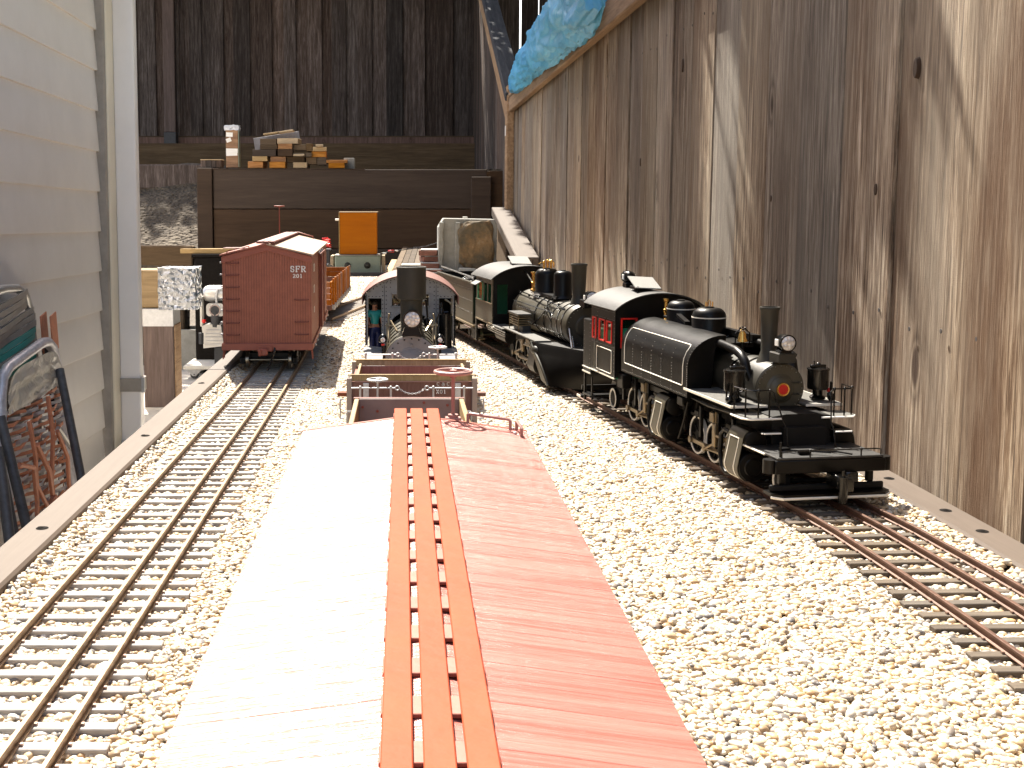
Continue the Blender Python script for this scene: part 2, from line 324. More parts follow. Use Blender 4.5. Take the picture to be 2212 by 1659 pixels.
# ------------------------------------------------------------------ mesh helpers
class MB:
    def __init__(s): s.v = []; s.f = []
    def add(s, vs, fs, mat=None):
        o = len(s.v)
        if mat is not None: vs = [mat @ Vector(v) for v in vs]
        s.v += [tuple(v) for v in vs]; s.f += [tuple(i + o for i in f) for f in fs]; return s
    def box(s, c, d, rot=None, ch=0):
        """box with centre c and size d; ch cuts its edges by a small chamfer"""
        x, y, z = d[0] / 2, d[1] / 2, d[2] / 2
        m = Matrix.Translation(c)
        if rot is not None: m = m @ (rot if isinstance(rot, Matrix) else Matrix.Rotation(rot, 4, 'Z'))
        if ch <= 0:
            vs = [(-x, -y, -z), (x, -y, -z), (x, y, -z), (-x, y, -z), (-x, -y, z), (x, -y, z), (x, y, z), (-x, y, z)]
            s.add(vs, [(0, 3, 2, 1), (4, 5, 6, 7), (0, 1, 5, 4), (1, 2, 6, 5), (2, 3, 7, 6), (3, 0, 4, 7)], m); return s
        bm = bmesh.new(); bmesh.ops.create_cube(bm, size=1, matrix=Matrix.Diagonal((d[0], d[1], d[2], 1)))
        bmesh.ops.bevel(bm, geom=list(bm.edges), offset=ch, segments=1, affect='EDGES')
        s.add([v.co.copy() for v in bm.verts], [[v.index for v in f.verts] for f in bm.faces], m); bm.free(); return s
    def cyl(s, a, b, r0, r1=None, n=16, caps=True):
        r1 = r0 if r1 is None else r1
        a = Vector(a); b = Vector(b); q = (b - a).to_track_quat('Z', 'Y')
        vs = []
        for p, r in ((a, r0), (b, r1)):
            for i in range(n):
                t = 2 * PI * i / n; vs.append(p + q @ Vector((r * math.cos(t), r * math.sin(t), 0)))
        fs = [(i, (i + 1) % n, n + (i + 1) % n, n + i) for i in range(n)]
        if caps: fs += [tuple(range(n))[::-1], tuple(range(n, 2 * n))]
        return s.add(vs, fs)
    def lathe(s, prof, o=(0, 0, 0), axis=(0, 0, 1), n=24):
        """prof: list of (radius, height) along the axis from o"""
        q = Vector(axis).to_track_quat('Z', 'Y'); o = Vector(o); vs = []; fs = []
        for r, h in prof:
            for i in range(n):
                t = 2 * PI * i / n; vs.append(o + q @ Vector((r * math.cos(t), r * math.sin(t), h)))
        for k in range(len(prof) - 1):
            for i in range(n):
                a = k * n + i; b2 = k * n + (i + 1) % n; fs.append((a, b2, b2 + n, a + n))
        if len(prof) == 4 and prof[0][0] > 1e-6 and prof[-1][0] > 1e-6:      # a ring: close the section on itself
            for i in range(n): fs.append((3 * n + i, 3 * n + (i + 1) % n, (i + 1) % n, i))
            return s.add(vs, fs)
        if prof[0][0] > 1e-6: fs.append(tuple(range(n))[::-1])
        if prof[-1][0] > 1e-6: fs.append(tuple(range((len(prof) - 1) * n, len(prof) * n)))
        return s.add(vs, fs)
    def tube(s, pts, r, n=8, closed=False):
        P = [Vector(p) for p in pts]; N = len(P); vs = []; fs = []
        up = None
        for i, p in enumerate(P):
            if closed: t = (P[(i + 1) % N] - P[i - 1]).normalized()
            else: t = (P[min(i + 1, N - 1)] - P[max(i - 1, 0)]).normalized()
            if up is None:
                up = Vector((0, 0, 1)) if abs(t.z) < .9 else Vector((0, 1, 0))
            a = t.cross(up)
            if a.length < 1e-5: a = t.orthogonal()
            a.normalize(); up = a.cross(t).normalized()
            rr = r[i] if isinstance(r, (list, tuple)) else r
            for k in range(n):
                th = 2 * PI * k / n; vs.append(p + (a * math.cos(th) + up * math.sin(th)) * rr)
        for i in range(N if closed else N - 1):
            j = (i + 1) % N
            for k in range(n): fs.append((i * n + k, i * n + (k + 1) % n, j * n + (k + 1) % n, j * n + k))
        if not closed: fs += [tuple(range(n))[::-1], tuple(range((N - 1) * n, N * n))]
        return s.add(vs, fs)
    def prism(s, poly, a0, a1, axis='Y'):
        """poly: 2D outline; axis Y: (x,z), axis X: (y,z), axis Z: (x,y)"""
        n = len(poly)
        f = {'Y': lambda p, a: (p[0], a, p[1]), 'X': lambda p, a: (a, p[0], p[1]), 'Z': lambda p, a: (p[0], p[1], a)}[axis]
        vs = [f(p, a0) for p in poly] + [f(p, a1) for p in poly]
        fs = [(i, (i + 1) % n, n + (i + 1) % n, n + i) for i in range(n)] + [tuple(range(n))[::-1], tuple(range(n, 2 * n))]
        return s.add(vs, fs)
    def sheet(s, prof, a0, a1, t, axis='Y'):
        """open curved sheet of thickness t following the outline prof (normals to its left)"""
        P = [Vector(p) for p in prof]; out = []
        for i, p in enumerate(P):
            d = (P[min(i + 1, len(P) - 1)] - P[max(i - 1, 0)]).normalized(); out.append(p + Vector((-d.y, d.x)) * t)
        f = {'Y': lambda p, a: (p[0], a, p[1]), 'X': lambda p, a: (a, p[0], p[1])}[axis]
        n = len(P); vs = [f(p, a0) for p in P] + [f(p, a1) for p in P] + [f(p, a0) for p in out] + [f(p, a1) for p in out]
        fs = []
        for i in range(n - 1):
            fs += [(i, i + 1, n + i + 1, n + i), (2 * n + i + 1, 2 * n + i, 3 * n + i, 3 * n + i + 1), (i + 1, i, 2 * n + i, 2 * n + i + 1), (n + i, n + i + 1, 3 * n + i + 1, 3 * n + i)]
        fs += [(0, n, 3 * n, 2 * n), (2 * n - 1, n - 1, 3 * n - 1, 4 * n - 1)]
        return s.add(vs, fs)
    def ball(s, c, r, n=8, m=5, sc=(1, 1, 1)):
        vs = []; fs = []
        for j in range(m + 1):
            ph = PI * j / m
            for i in range(n):
                t = 2 * PI * i / n; vs.append((c[0] + r * sc[0] * math.sin(ph) * math.cos(t), c[1] + r * sc[1] * math.sin(ph) * math.sin(t), c[2] + r * sc[2] * math.cos(ph)))
        for j in range(m):
            for i in range(n):
                fs.append((j * n + i, j * n + n + i, j * n + n + (i + 1) % n, j * n + (i + 1) % n))
        return s.add(vs, fs)
    def rivets(s, pts, r=.0006):
        for p in pts: s.ball(p, r, 6, 4)
        return s
    def mesh(s, name, mat, smooth=38):
        me = bpy.data.meshes.new(name); me.from_pydata(s.v, [], s.f); me.materials.append(M[mat] if isinstance(mat, str) else mat)
        bm = bmesh.new(); bm.from_mesh(me); bmesh.ops.remove_doubles(bm, verts=bm.verts, dist=1e-6)
        bmesh.ops.recalc_face_normals(bm, faces=bm.faces); bm.to_mesh(me); bm.free()
        if smooth:
            me.shade_smooth(); me.set_sharp_from_angle(angle=R(smooth))
        return me
    def build(s, name, mat, parent=None, loc=None, rot=None, bevel=0, smooth=38, **tags):
        o = bpy.data.objects.new(name, s.mesh(name, mat, smooth)); COL.objects.link(o)
        if parent: o.parent = parent
        if loc is not None: o.location = loc
        if rot is not None: o.rotation_euler = rot
        if bevel:
            b = o.modifiers.new("bevel", 'BEVEL'); b.width = bevel; b.segments = 2; b.limit_method = 'ANGLE'; b.angle_limit = R(40); b.use_clamp_overlap = True
        for k, v in tags.items(): o[k] = v
        return o
def T(name, label, cat, loc=(0, 0, 0), rot=(0, 0, 0), group=None, kind=None):
    o = bpy.data.objects.new(name, None); COL.objects.link(o); o.location = loc
    o.rotation_euler = rot if isinstance(rot, (tuple, list)) else (0, 0, rot); o.empty_display_size = .02
    if label: o['label'] = label
    if cat: o['category'] = cat
    if group: o['group'] = group
    if kind: o['kind'] = kind
    return o
def tag(o, label, cat, group=None):
    o['label'] = label; o['category'] = cat
    if group: o['group'] = group
    return o
def inst(me, name, parent=None, loc=(0, 0, 0), rot=(0, 0, 0), scale=None):
    o = bpy.data.objects.new(name, me); COL.objects.link(o); o.location = loc; o.rotation_euler = rot
    if parent: o.parent = parent
    if scale: o.scale = scale
    return o
def arc(cx, cy, r, a0, a1, n):
    return [(cx + r * math.cos(R(a0 + (a1 - a0) * i / n)), cy + r * math.sin(R(a0 + (a1 - a0) * i / n))) for i in range(n + 1)]
def rrect(x0, y0, x1, y1, r, n=3):
    return arc(x1 - r, y1 - r, r, 0, 90, n) + arc(x0 + r, y1 - r, r, 90, 180, n) + arc(x0 + r, y0 + r, r, 180, 270, n) + arc(x1 - r, y0 + r, r, 270, 360, n)

# stroke lettering with slab serifs, drawn in the unit box (width .8, height 1)
GL = {
 'S': ([arc(.4, .74, .24, 20, 270, 8) + arc(.4, .26, .24, 90, -160, 8)], [(.64, .62, .64, .9), (.14, .1, .14, .38)]),
 'F': ([[(.16, 0), (.16, 1)], [(.16, .97), (.72, .97)], [(.16, .52), (.52, .52)]], [(.02, .03, .34, .03), (.02, .97, .16, .97), (.7, .72, .7, 1), (.54, .4, .54, .64)]),
 'R': ([[(.16, 0), (.16, 1)], [(.16, .97), (.45, .97)] + arc(.45, .74, .22, 80, -80, 6) + [(.16, .5)], [(.4, .5), (.7, .04)]], [(.02, .03, .34, .03), (.02, .97, .16, .97), (.6, .03, .84, .03)]),
 '2': ([arc(.4, .72, .25, 160, -30, 7) + [(.14, .04)], [(.12, .05), (.7, .05)]], [(.7, .02, .7, .26)]),
 '0': ([[(.4 + .27 * math.cos(t), .5 + .47 * math.sin(t)) for t in [2 * PI * i / 16 for i in range(17)]]], []),
 '1': ([[(.4, 0), (.4, 1)], [(.4, .97), (.22, .82)]], [(.2, .03, .6, .03)]),
 'C': ([[(.42 + .3 * math.cos(R(a)), .5 + .47 * math.sin(R(a))) for a in range(50, 315, 20)]], [(.66, .68, .66, 1)]),
 'X': ([[(.12, 0), (.68, 1)], [(.12, 1), (.68, 0)]], [(.02, .03, .24, .03), (.02, .97, .24, .97), (.56, .03, .8, .03), (.56, .97, .8, .97)]),
 '&': ([[(.75, .05), (.28, .68)] + arc(.42, .8, .16, 200, -20, 7) + [(.3, .48)] + arc(.34, .27, .22, 130, 330, 7) + [(.75, .5)]], [(.62, .5, .84, .5)]),
 '5': ([[(.68, .96), (.2, .96), (.18, .56)] + arc(.38, .34, .3, 110, -150, 9)], []),
}
def lettering(text, h, parent, name, mat, loc, rot, sw=.17, gap=1.12):
    mb = MB(); x = 0
    for chv in text:
        if chv == ' ': x += .45; continue
        st, se = GL[chv]
        for pl in st:
            for i in range(len(pl) - 1):
                a = Vector(pl[i]); b = Vector(pl[i + 1]); d = (b - a)
                if d.length < 1e-6: continue
                thick = sw if abs(d.y) > abs(d.x) * .7 else sw * .6
                nrm = Vector((-d.y, d.x)).normalized() * thick / 2; e = d.normalized() * thick * .18
                q = [a - e + nrm, a - e - nrm, b + e - nrm, b + e + nrm]
                vs = [((p.x + x) * h, 0, p.y * h) for p in q] + [((p.x + x) * h, -.00025, p.y * h) for p in q]
                mb.add(vs, [(4, 5, 6, 7), (0, 1, 5, 4), (1, 2, 6, 5), (2, 3, 7, 6), (3, 0, 4, 7)])
        for x0, y0, x1, y1 in se:
            a = Vector((x0, y0)); b = Vector((x1, y1)); d = b - a; nrm = Vector((-d.y, d.x)).normalized() * sw * .28
            q = [a + nrm, a - nrm, b - nrm, b + nrm]
            vs = [((p.x + x) * h, 0, p.y * h) for p in q] + [((p.x + x) * h, -.00028, p.y * h) for p in q]
            mb.add(vs, [(4, 5, 6, 7), (0, 1, 5, 4), (1, 2, 6, 5), (2, 3, 7, 6), (3, 0, 4, 7)])
        x += gap * .82
    for i, v in enumerate(mb.v): mb.v[i] = (v[0] - x * h / 2, v[1], v[2])
    me = bpy.data.meshes.new(name); me.from_pydata(mb.v, [], mb.f); me.materials.append(M[mat])
    o = bpy.data.objects.new(name, me); COL.objects.link(o); o.parent = parent; o.location = loc; o.rotation_euler = rot
    return o

# ------------------------------------------------------------------ ground
PY = 3.95                                             # the upper patio begins here
mb = MB(); mb.add([(-60, -60, -.90), (60, -60, -.90), (60, 80, -.90), (-60, 80, -.90)], [(0, 1, 2, 3)])
g = mb.build('ground', 'dirt', smooth=0); g['kind'] = 'structure'
mb = MB(); mb.box((-.1, 1.4, -.885), (3.2, 5.1, .05)); g = mb.build('patio', 'concrete', smooth=0); g['kind'] = 'structure'
up = T('upper_patio', None, None, kind='structure')
slab = MB().box((0, 0, 0), (.62, .62, .36), ch=.006).mesh('slab', 'concrete', 0)
for i in range(4):
    for j in range(3):
        inst(slab, 'slab', up, (-2.1 + i * .63 , PY + .32 + j * .63, -.705 + random.uniform(-.003, .003)))
# terraced bank behind and left of the retaining wall
def bank():
    mb = MB(); xs = [-4 + i * .1 for i in range(30)] + [-1.06]
    prof = [(5.84, -.53), (5.90, -.12), (6.0, -.03), (6.02, -.03), (6.1, .03), (6.3, .10), (6.5, .18), (6.7, .27), (6.9, .36), (7.0, .44), (7.2, .49), (7.6, .50), (8.1, .51), (8.7, .53), (9.6, .55)]
    P = []
    for (a, b), (c, d) in zip(prof[:-1], prof[1:]):
        for k in range(4): P.append((a + (c - a) * k / 4, b + (d - b) * k / 4))
    P.append(prof[-1]); vs = []
    for x in xs:
        for y, z in P:
            d = noise.fractal(Vector((x * 3, y * 3, z * 3)), 1, 2, 5) * .035
            vs.append((x, y, z + d))
    n = len(P); fs = [(i * n + j, i * n + j + 1, (i + 1) * n + j + 1, (i + 1) * n + j) for i in range(len(xs) - 1) for j in range(n - 1)]
    mb.add(vs, fs); o = mb.build('bank', 'dirt'); o['kind'] = 'structure'
    mb = MB(); mb.box((.9, 7.9, .22), (3.92, 3.5, .46)); o = mb.build('terrace', 'dirt', smooth=0); o['kind'] = 'structure'
    # clods on the bank
    mb = MB()
    for i in range(260):
        x = random.uniform(-2.3, -1.1); y = random.uniform(6.12, 6.88); z = .03 + (y - 6.1) * .42
        mb.ball((x, y, z + .01), random.uniform(.002, .008), 6, 4, (1, 1.2, .7))
    o = mb.build('dirt_clods', 'dirt'); o['kind'] = 'stuff'
bank()
def timbers():
    for (z0, z1, y0, lab) in ((-.06, .06, 6.0, 'low weathered timber at the foot of the sunlit dirt bank'), (.36, .50, 6.93, 'dark timber across the top of the dirt bank, left of the brown planked wall')):
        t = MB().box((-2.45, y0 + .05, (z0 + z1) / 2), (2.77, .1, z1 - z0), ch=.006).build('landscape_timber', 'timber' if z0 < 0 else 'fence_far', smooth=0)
        tag(t, lab, 'timber')
    t = MB().box((-2.45, 5.80, -.30), (2.77, .09, .20), ch=.006).build('landscape_timber', 'timber', smooth=0)
    tag(t, 'mossy brown timber behind the cinder block, under the foil wrapped beam', 'timber')
    t = MB().box((-.7, 8.55, .575), (6.0, .09, .25), ch=.005).build('landscape_timber', 'timber', smooth=0)
    tag(t, 'long brown timber along the foot of the dark back fence', 'timber')
timbers()

# retaining wall of brown planks
rw = T('retaining_wall', 'dark brown planked retaining wall across the back of the yard', 'wall', (0, 6.1, 0))
pl_me = MB().box((0, 0, 0), (1.40, .038, .2), ch=.0025).mesh('plank', 'retaining', 0)
for k in range(4):
    inst(pl_me, 'plank', rw, (-.27, .019, .347 - k * .2035), (0, 0, 0)); o = rw.children[-1]
    inst(pl_me, 'plank', rw, (.4415 + .23, .021, .340 - k * .2035), (0, 0, 0), (.016 * 10 + .2, 1, 1))
MB().box((-1.012, .010, .08), (.078, .050, .75), ch=.003).build('corner_board', 'retaining', rw, smooth=0)
MB().box((.40, -.014, .06), (.10, .03, .70), ch=.003).build('post', 'retaining', rw, smooth=0)
cp = MB(); cp.box((-.62, .02, .4490), (.85, .05, .005)); cp.build('cap_strip', 'retaining', rw, smooth=0)

# ------------------------------------------------------------------ back fence
bf = T('back_fence', 'tall dark board fence across the back of the yard, in shade', 'fence', (0, 8.65, 0))
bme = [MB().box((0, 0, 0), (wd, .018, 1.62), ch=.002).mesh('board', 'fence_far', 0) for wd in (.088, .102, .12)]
x = -2.6; k = 0
while x < 2.6:
    wd = random.choice((0, 1, 2)); ww = (.088, .102, .12)[wd]
    yy = (.022 if k % 2 else 0) + random.uniform(-.002, .002)
    gap = .003
    if .72 < x < 1.25: gap = .014 if k % 2 else .006; yy = random.uniform(-.002, .002)
    inst(bme[wd], 'board', bf, (x + ww / 2, yy, 1.54 + random.uniform(-.01, .01)), (0, R(random.uniform(-.25, .25)), R(random.uniform(-2, 2)))); x += ww + gap - (.012 if x < .7 else 0); k += 1
r_ = MB().box((0, -.028, .725), (5.4, .045, .05), ch=.003).build('bottom_rail', 'post_wood', bf, smooth=0)
r_ = MB().box((0, -.034, .752), (5.4, .03, .012), ch=.002).build('ledge_strip', 'timber', bf, smooth=0)
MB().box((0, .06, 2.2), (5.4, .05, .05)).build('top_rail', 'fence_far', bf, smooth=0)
fp = T('fence_post', 'pale brown upright post in front of the dark back fence, black at its foot', 'post', (-1.655, 8.55, .55))
MB().box((0, 0, .98), (.082, .07, 1.5), ch=.004).build('upper_post', 'post_wood', fp, smooth=0)
MB().box((0, -.002, .10), (.088, .076, .26), ch=.004).build('post_foot', 'dark_steel', fp, smooth=0)

# ------------------------------------------------------------------ right fence, near run and rising run
rf = T('side_fence', 'weathered grey brown board fence close along the right side of the railway', 'fence', (.5, 0, 0))
ws = (.140, .134, .146)
nme = [MB().box((0, 0, 0), (.018, wd, 1.62), ch=.0012).mesh('board', 'fence_near', 0) for wd in ws]
y = -1.2; k = 0
while y < 5.36:
    wd = random.choice((0, 1, 2))
    if y + ws[wd] > 5.37: break
    dx = (-.001, .0015, 0, .001, -.001)[k % 5] + random.uniform(-.0015, .0015)
    inst(nme[wd], 'board', rf, (.009 + dx, y + ws[wd] / 2, -.068), (R(random.uniform(-.15, .15)), R(random.uniform(-.1, .1) + .2), R(random.uniform(-.6, .6)))); y += ws[wd] + random.uniform(.0004, .0022); k += 1
kn_me = MB().lathe([(0, .0003), (.5, .0001), (.82, .0004), (.9, .0001), (1.0, .0001), (1.12, -.004)], (0, 0, 0), (-1, 0, 0), 22).mesh('knot', 'knot', 60)
for (ky, kz, kr, ks) in ((1.172, .62, .0050, 2.2), (1.176, .405, .0048, 2.0), (1.262, .288, .0040, 1.5), (2.16, .52, .0045, 2.6), (2.52, .36, .004, 2), (1.62, .28, .0032, 1.3), (3.4, .4, .005, 2)):
    inst(kn_me, 'knot', rf, (-.0010 + .0033 * (kz + .068), ky, kz), (0, 0, 0), (1, kr, kr * ks))
nl = MB()
for k_ in range(46):
    for zz in (.585, .16):
        for q_ in (-.035, .03): nl.lathe([(0, .0008), (.0022, .0006), (.0024, 0)], (-.0012 + .0033 * (zz + .068), -1.13 + k_ * .1415 + q_ + random.uniform(-.008, .008), zz + random.uniform(-.012, .012)), (-1, 0, 0), 8)
nl = nl.build('nails', 'nail', rf); nl['kind'] = 'stuff'
for nm, a in (('cap_board', (.008, 2.08, .757, .075, 6.6, .022)), ('face_rail', (-.016, 2.08, .712, .024, 6.6, .062)), ('back_rail', (.045, 2.08, .45, .04, 6.6, .08))):
    MB().box(a[:3], a[3:], ch=.003).build(nm, 'cap_wood', rf, smooth=0)
MB().box((-.018, 5.40, .05), (.035, .09, 1.5), ch=.004).build('post', 'cap_wood', rf, smooth=0)
st = MB().box((-.0372, 5.40, .60), (.002, .03, .045)).build('sticker', 'white', rf, smooth=0)
sf = T('rising_fence', 'board fence with a steep grey cap board climbing the bank behind the near fence', 'fence', (.5, 5.46, 0))
y = 0
while y < 3.15:
    top = .76 + .43 * y
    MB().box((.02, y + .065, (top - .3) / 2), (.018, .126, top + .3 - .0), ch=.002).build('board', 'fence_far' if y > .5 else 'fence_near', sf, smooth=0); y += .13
L_ = math.hypot(3.2, 3.2 * .43)
MB().box((0, 0, 0), (.085, L_, .04), ch=.004).build('cap_board', 'cap_grey', sf, (.0, 1.5, .79 + .43 * 1.5), (math.atan(.43), 0, 0), smooth=0)
MB().box((0, 0, 0), (.03, L_, .10), ch=.004).build('face_rail', 'cap_wood', sf, (-.02, 1.5, .715 + .43 * 1.5), (math.atan(.43), 0, 0), smooth=0)

# sloping beam lying along the fence behind the deck
sb = MB().box((0, 0, 0), (.082, 1.21, .04), ch=.003).build('sloping_beam', 'edging', None, (.446, 4.83, .150), (R(8.3), 0, 0), smooth=0)
tag(sb, 'pale sloping board running up along the foot of the fence beside the stone block', 'board')
sb = MB().box((0, 0, 0), (.05, 1.2, .20), ch=.003).build('support_board', 'timber', None, (.455, 4.85, .03), (R(8.3), 0, 0), smooth=0)
tag(sb, 'brown upright board carrying the pale sloping board by the fence', 'board')

# ------------------------------------------------------------------ blue tarp rolled over the fence top
def tarp():
    ctrl = [(.47, 5.12, .770, .024), (.466, 4.95, .772, .042), (.462, 4.6, .780, .054), (.458, 4.3, .785, .062), (.455, 4.02, .778, .056), (.452, 3.9, .782, .068), (.450, 3.5, .782, .078), (.450, 3.1, .785, .086), (.452, 2.92, .790, .084), (.455, 2.82, .795, .066)]
    mb = MB(); N = 300; K = 90; vs = []
    for i in range(N + 1):
        t = i / N * (len(ctrl) - 1); a = min(int(t), len(ctrl) - 2); f = t - a; f2 = f * f * (3 - 2 * f)
        c = [ctrl[a][q] * (1 - f2) + ctrl[a + 1][q] * f2 for q in range(4)]
        for k in range(K):
            th = 2 * PI * k / K
            r = c[3] if i else .01
            p = Vector((math.cos(th), c[1] * 2.2 + .5 * math.sin(th), math.sin(th)))
            wr = noise.noise(Vector((p.x * 2 + c[1] * 3, c[1] * 3.5, p.z * 2))) * .16 - abs(noise.noise(Vector((p.x * 2.2 + c[1] * 2.2, c[1] * 9, p.z * 2.2 + 4)))) * .30 - abs(noise.noise(Vector((p.x * 6 - c[1] * 7, c[1] * 6, p.z * 6)))) * .13 - abs(noise.noise(Vector((p.x * 9, c[1] * 30, p.z * 9)))) * .06 + .12
            r *= 1 + wr
            sag = 1.0 + (.12 if math.sin(th) < 0 else 0)
            vs.append((c[0] + r * .95 * math.cos(th) * .8, c[1] + wr * .02, c[2] + r * math.sin(th) * sag))
    fs = [(i * K + k, i * K + (k + 1) % K, (i + 1) * K + (k + 1) % K, (i + 1) * K + k) for i in range(N) for k in range(K)]
    fs += [tuple(range(K)), tuple(range(N * K, (N + 1) * K))[::-1]]
    mb.add(vs, fs); o = mb.build('tarp', 'tarp', smooth=75)
    tag(o, 'crumpled bright blue tarp bundled along the top of the near fence', 'tarp')
tarp()

# ------------------------------------------------------------------ house side wall
hs = T('house', 'pale lap sided house wall down the left side of the yard', 'house', (-.99, 3.86, .22), (R(-.9), 0, 0))
lap = MB(); lap.prism([(-.02, .0), (.0105, .0), (.0112, .004), (.0016, .1285), (-.02, .1285)], -6.0, -.004, 'Y')
lap_me = lap.mesh('siding_board', 'siding', 20)
for k in range(-9, 15): inst(lap_me, 'siding_board', hs, (0, 0, -.0365 + .1285 * k - .1285 * 0))
MB().box((.006, .0, .3), (.05, .028, 3.0), ch=.003).build('corner_board', 'trim_grey', hs, (0, .012, 0), (R(.9), 0, 0), smooth=0)  # grey puts the shade on the front face into the colour
MB().box((.012, .065, .3), (.045, .10, 3.0), ch=.003).build('corner_board_lit', 'trim_cream', hs, (0, .012, 0), (R(.9), 0, 0), smooth=0)  # same corner trim, its lit side face coloured cream
MB().box((-1.52, -3.0, .3), (3.0, 6.0, 3.0)).build('wall_core', 'siding', hs, smooth=0)
ds = T('downspout', 'white square downspout standing at the corner of the house', 'downspout', (-.922, 4.0, -.9))
pb = MB(); pb.prism(rrect(-.034, -.028, .034, .028, .006), 0, 3.2, 'Z'); pb.build('pipe', 'downspout', ds, smooth=30)
br = MB(); br.prism(rrect(-.042, -.034, .042, .034, .006), .54, .585, 'Z'); br.box((-.075, -.0, .562), (.07, .04, .045)); br.build('strap', 'trim_grey', ds, smooth=30)
MB().box((.044, -.03, .5625), (.010, .012, .05)).build('strap_tab', 'galv', ds, smooth=0)
pn = T('garden_gate', 'cream gate leaf edge showing between the house trim and the downspout', 'gate', (-1.12, 4.6, -.53))
MB().box((0, 0, .44), (.10, .06, .88), ch=.004).build('gate_leaf', 'trim_cream', pn, smooth=0)
MB().prism([(-.05, 0), (.05, 0), (.02, .06), (-.05, .06)], -.04, .04, 'Y').build('gate_cap', 'ply_white', pn, (0, 0, .885), smooth=0)

# post and foil wrapped beam
ps = T('wooden_post', 'square brown wooden post under the foil wrapped beam', 'post', (-.957, 4.68, -.53))
MB().box((0, 0, .165), (.118, .14, .33), ch=.004).build('post_body', 'post_wood', ps, smooth=0)
MB().box((.0, 0, .36), (.122, .144, .07), ch=.002).build('post_bracket', 'galv', ps, smooth=0)
MB().box((.0622, 0, .165), (.006, .12, .33), ch=.002).build('side_board', 'cap_wood', ps, smooth=0)
bm_ = T('wooden_beam', 'horizontal wooden beam with its end wrapped in crumpled foil', 'beam', (-.81, 4.68, -.131))
MB().box((-.62, 0, .0735), (.96, .14, .147), ch=.004).build('beam_body', 'block_wood', bm_, smooth=0)
def foil():
    bm = bmesh.new(); bmesh.ops.create_cube(bm, size=1, matrix=Matrix.Diagonal((.142, .152, .158, 1)))
    bmesh.ops.subdivide_edges(bm, edges=list(bm.edges), cuts=15, use_grid_fill=True)
    for v in bm.verts:
        c = v.co.copy(); d = noise.noise(c * 30) * .005 + abs(noise.noise(c * 70 + Vector((3, 1, 2)))) * .008
        v.co += v.co.normalized() * d
    me = bpy.data.meshes.new('foil'); bm.to_mesh(me); bm.free(); me.materials.append(M['foil'])
    o = inst(me, 'foil_wrap', bm_, (-.071, 0, .073))
foil()

# ------------------------------------------------------------------ raised deck with its edging
dk = T('deck', None, None, kind='structure')
MB().box((.09, 2.2, -.05), (.745, 5.3, .06)).build('deck_bed', 'timber', dk, smooth=0)
MB().box((.0, 5.4, -.055), (.9, 1.1, .06)).build('deck_rear', 'tar_black', dk, smooth=0)
MB().box((.09, 2.33, -.0175), (.742, 4.60, .003)).build('gravel_base', 'gravel_base', dk, smooth=0)
lg = MB().box((0, 0, -.485), (.09, .09, .81), ch=.003).mesh('deck_leg', 'timber', 0)
for x in (-.2, .38):
    for y in (.2, 1.7, 3.2, 4.7): inst(lg, 'deck_leg', dk, (x, y, 0))
def edging(x, label, holes, flip):
    t = T('deck_edging', label, 'edging', (x, 0, 0))
    for (a, b) in ((-.4, 1.9), (1.902, 4.62)):
        MB().box((0, (a + b) / 2, -.042 - .004 * flip), (.034, b - a, .096), ch=.0022).build('plank', 'edging', t, smooth=0)
    for y in holes:
        h = MB(); h.lathe([(0, .0003), (.0046, .0003), (.0052, .0)], (0, 0, 0), (0, 0, 1), 14)
        h.build('screw_hole', 'tar_black', t, (random.uniform(-.002, .002), y, .0063 - .004 * flip)); MB().lathe([(.0, .0002), (.0026, .0003), (.0018, .0008), (0, .0008)], (0, 0, 0), (0, 0, 1), 10).build('screw', 'tar_black', t, (0, y, .0066 - .004 * flip))
edging(-.2995, 'long tan edging board with dark screw holes on the left edge of the gravel deck', [.56, .958, 1.35, 1.753, 2.2, 2.7, 3.2], 0)
edging(.4815, 'tan edging board at the right edge of the gravel, against the fence', [.83, .963, 1.03, 1.153, 1.6, 2.0, 2.5], 1)
e = MB().box((.09, 4.635, -.02), (.745, .012, .05)).build('end_bar', 'dark_steel', smooth=0); tag(e, 'dark steel bar closing the far end of the gravel', 'bar')

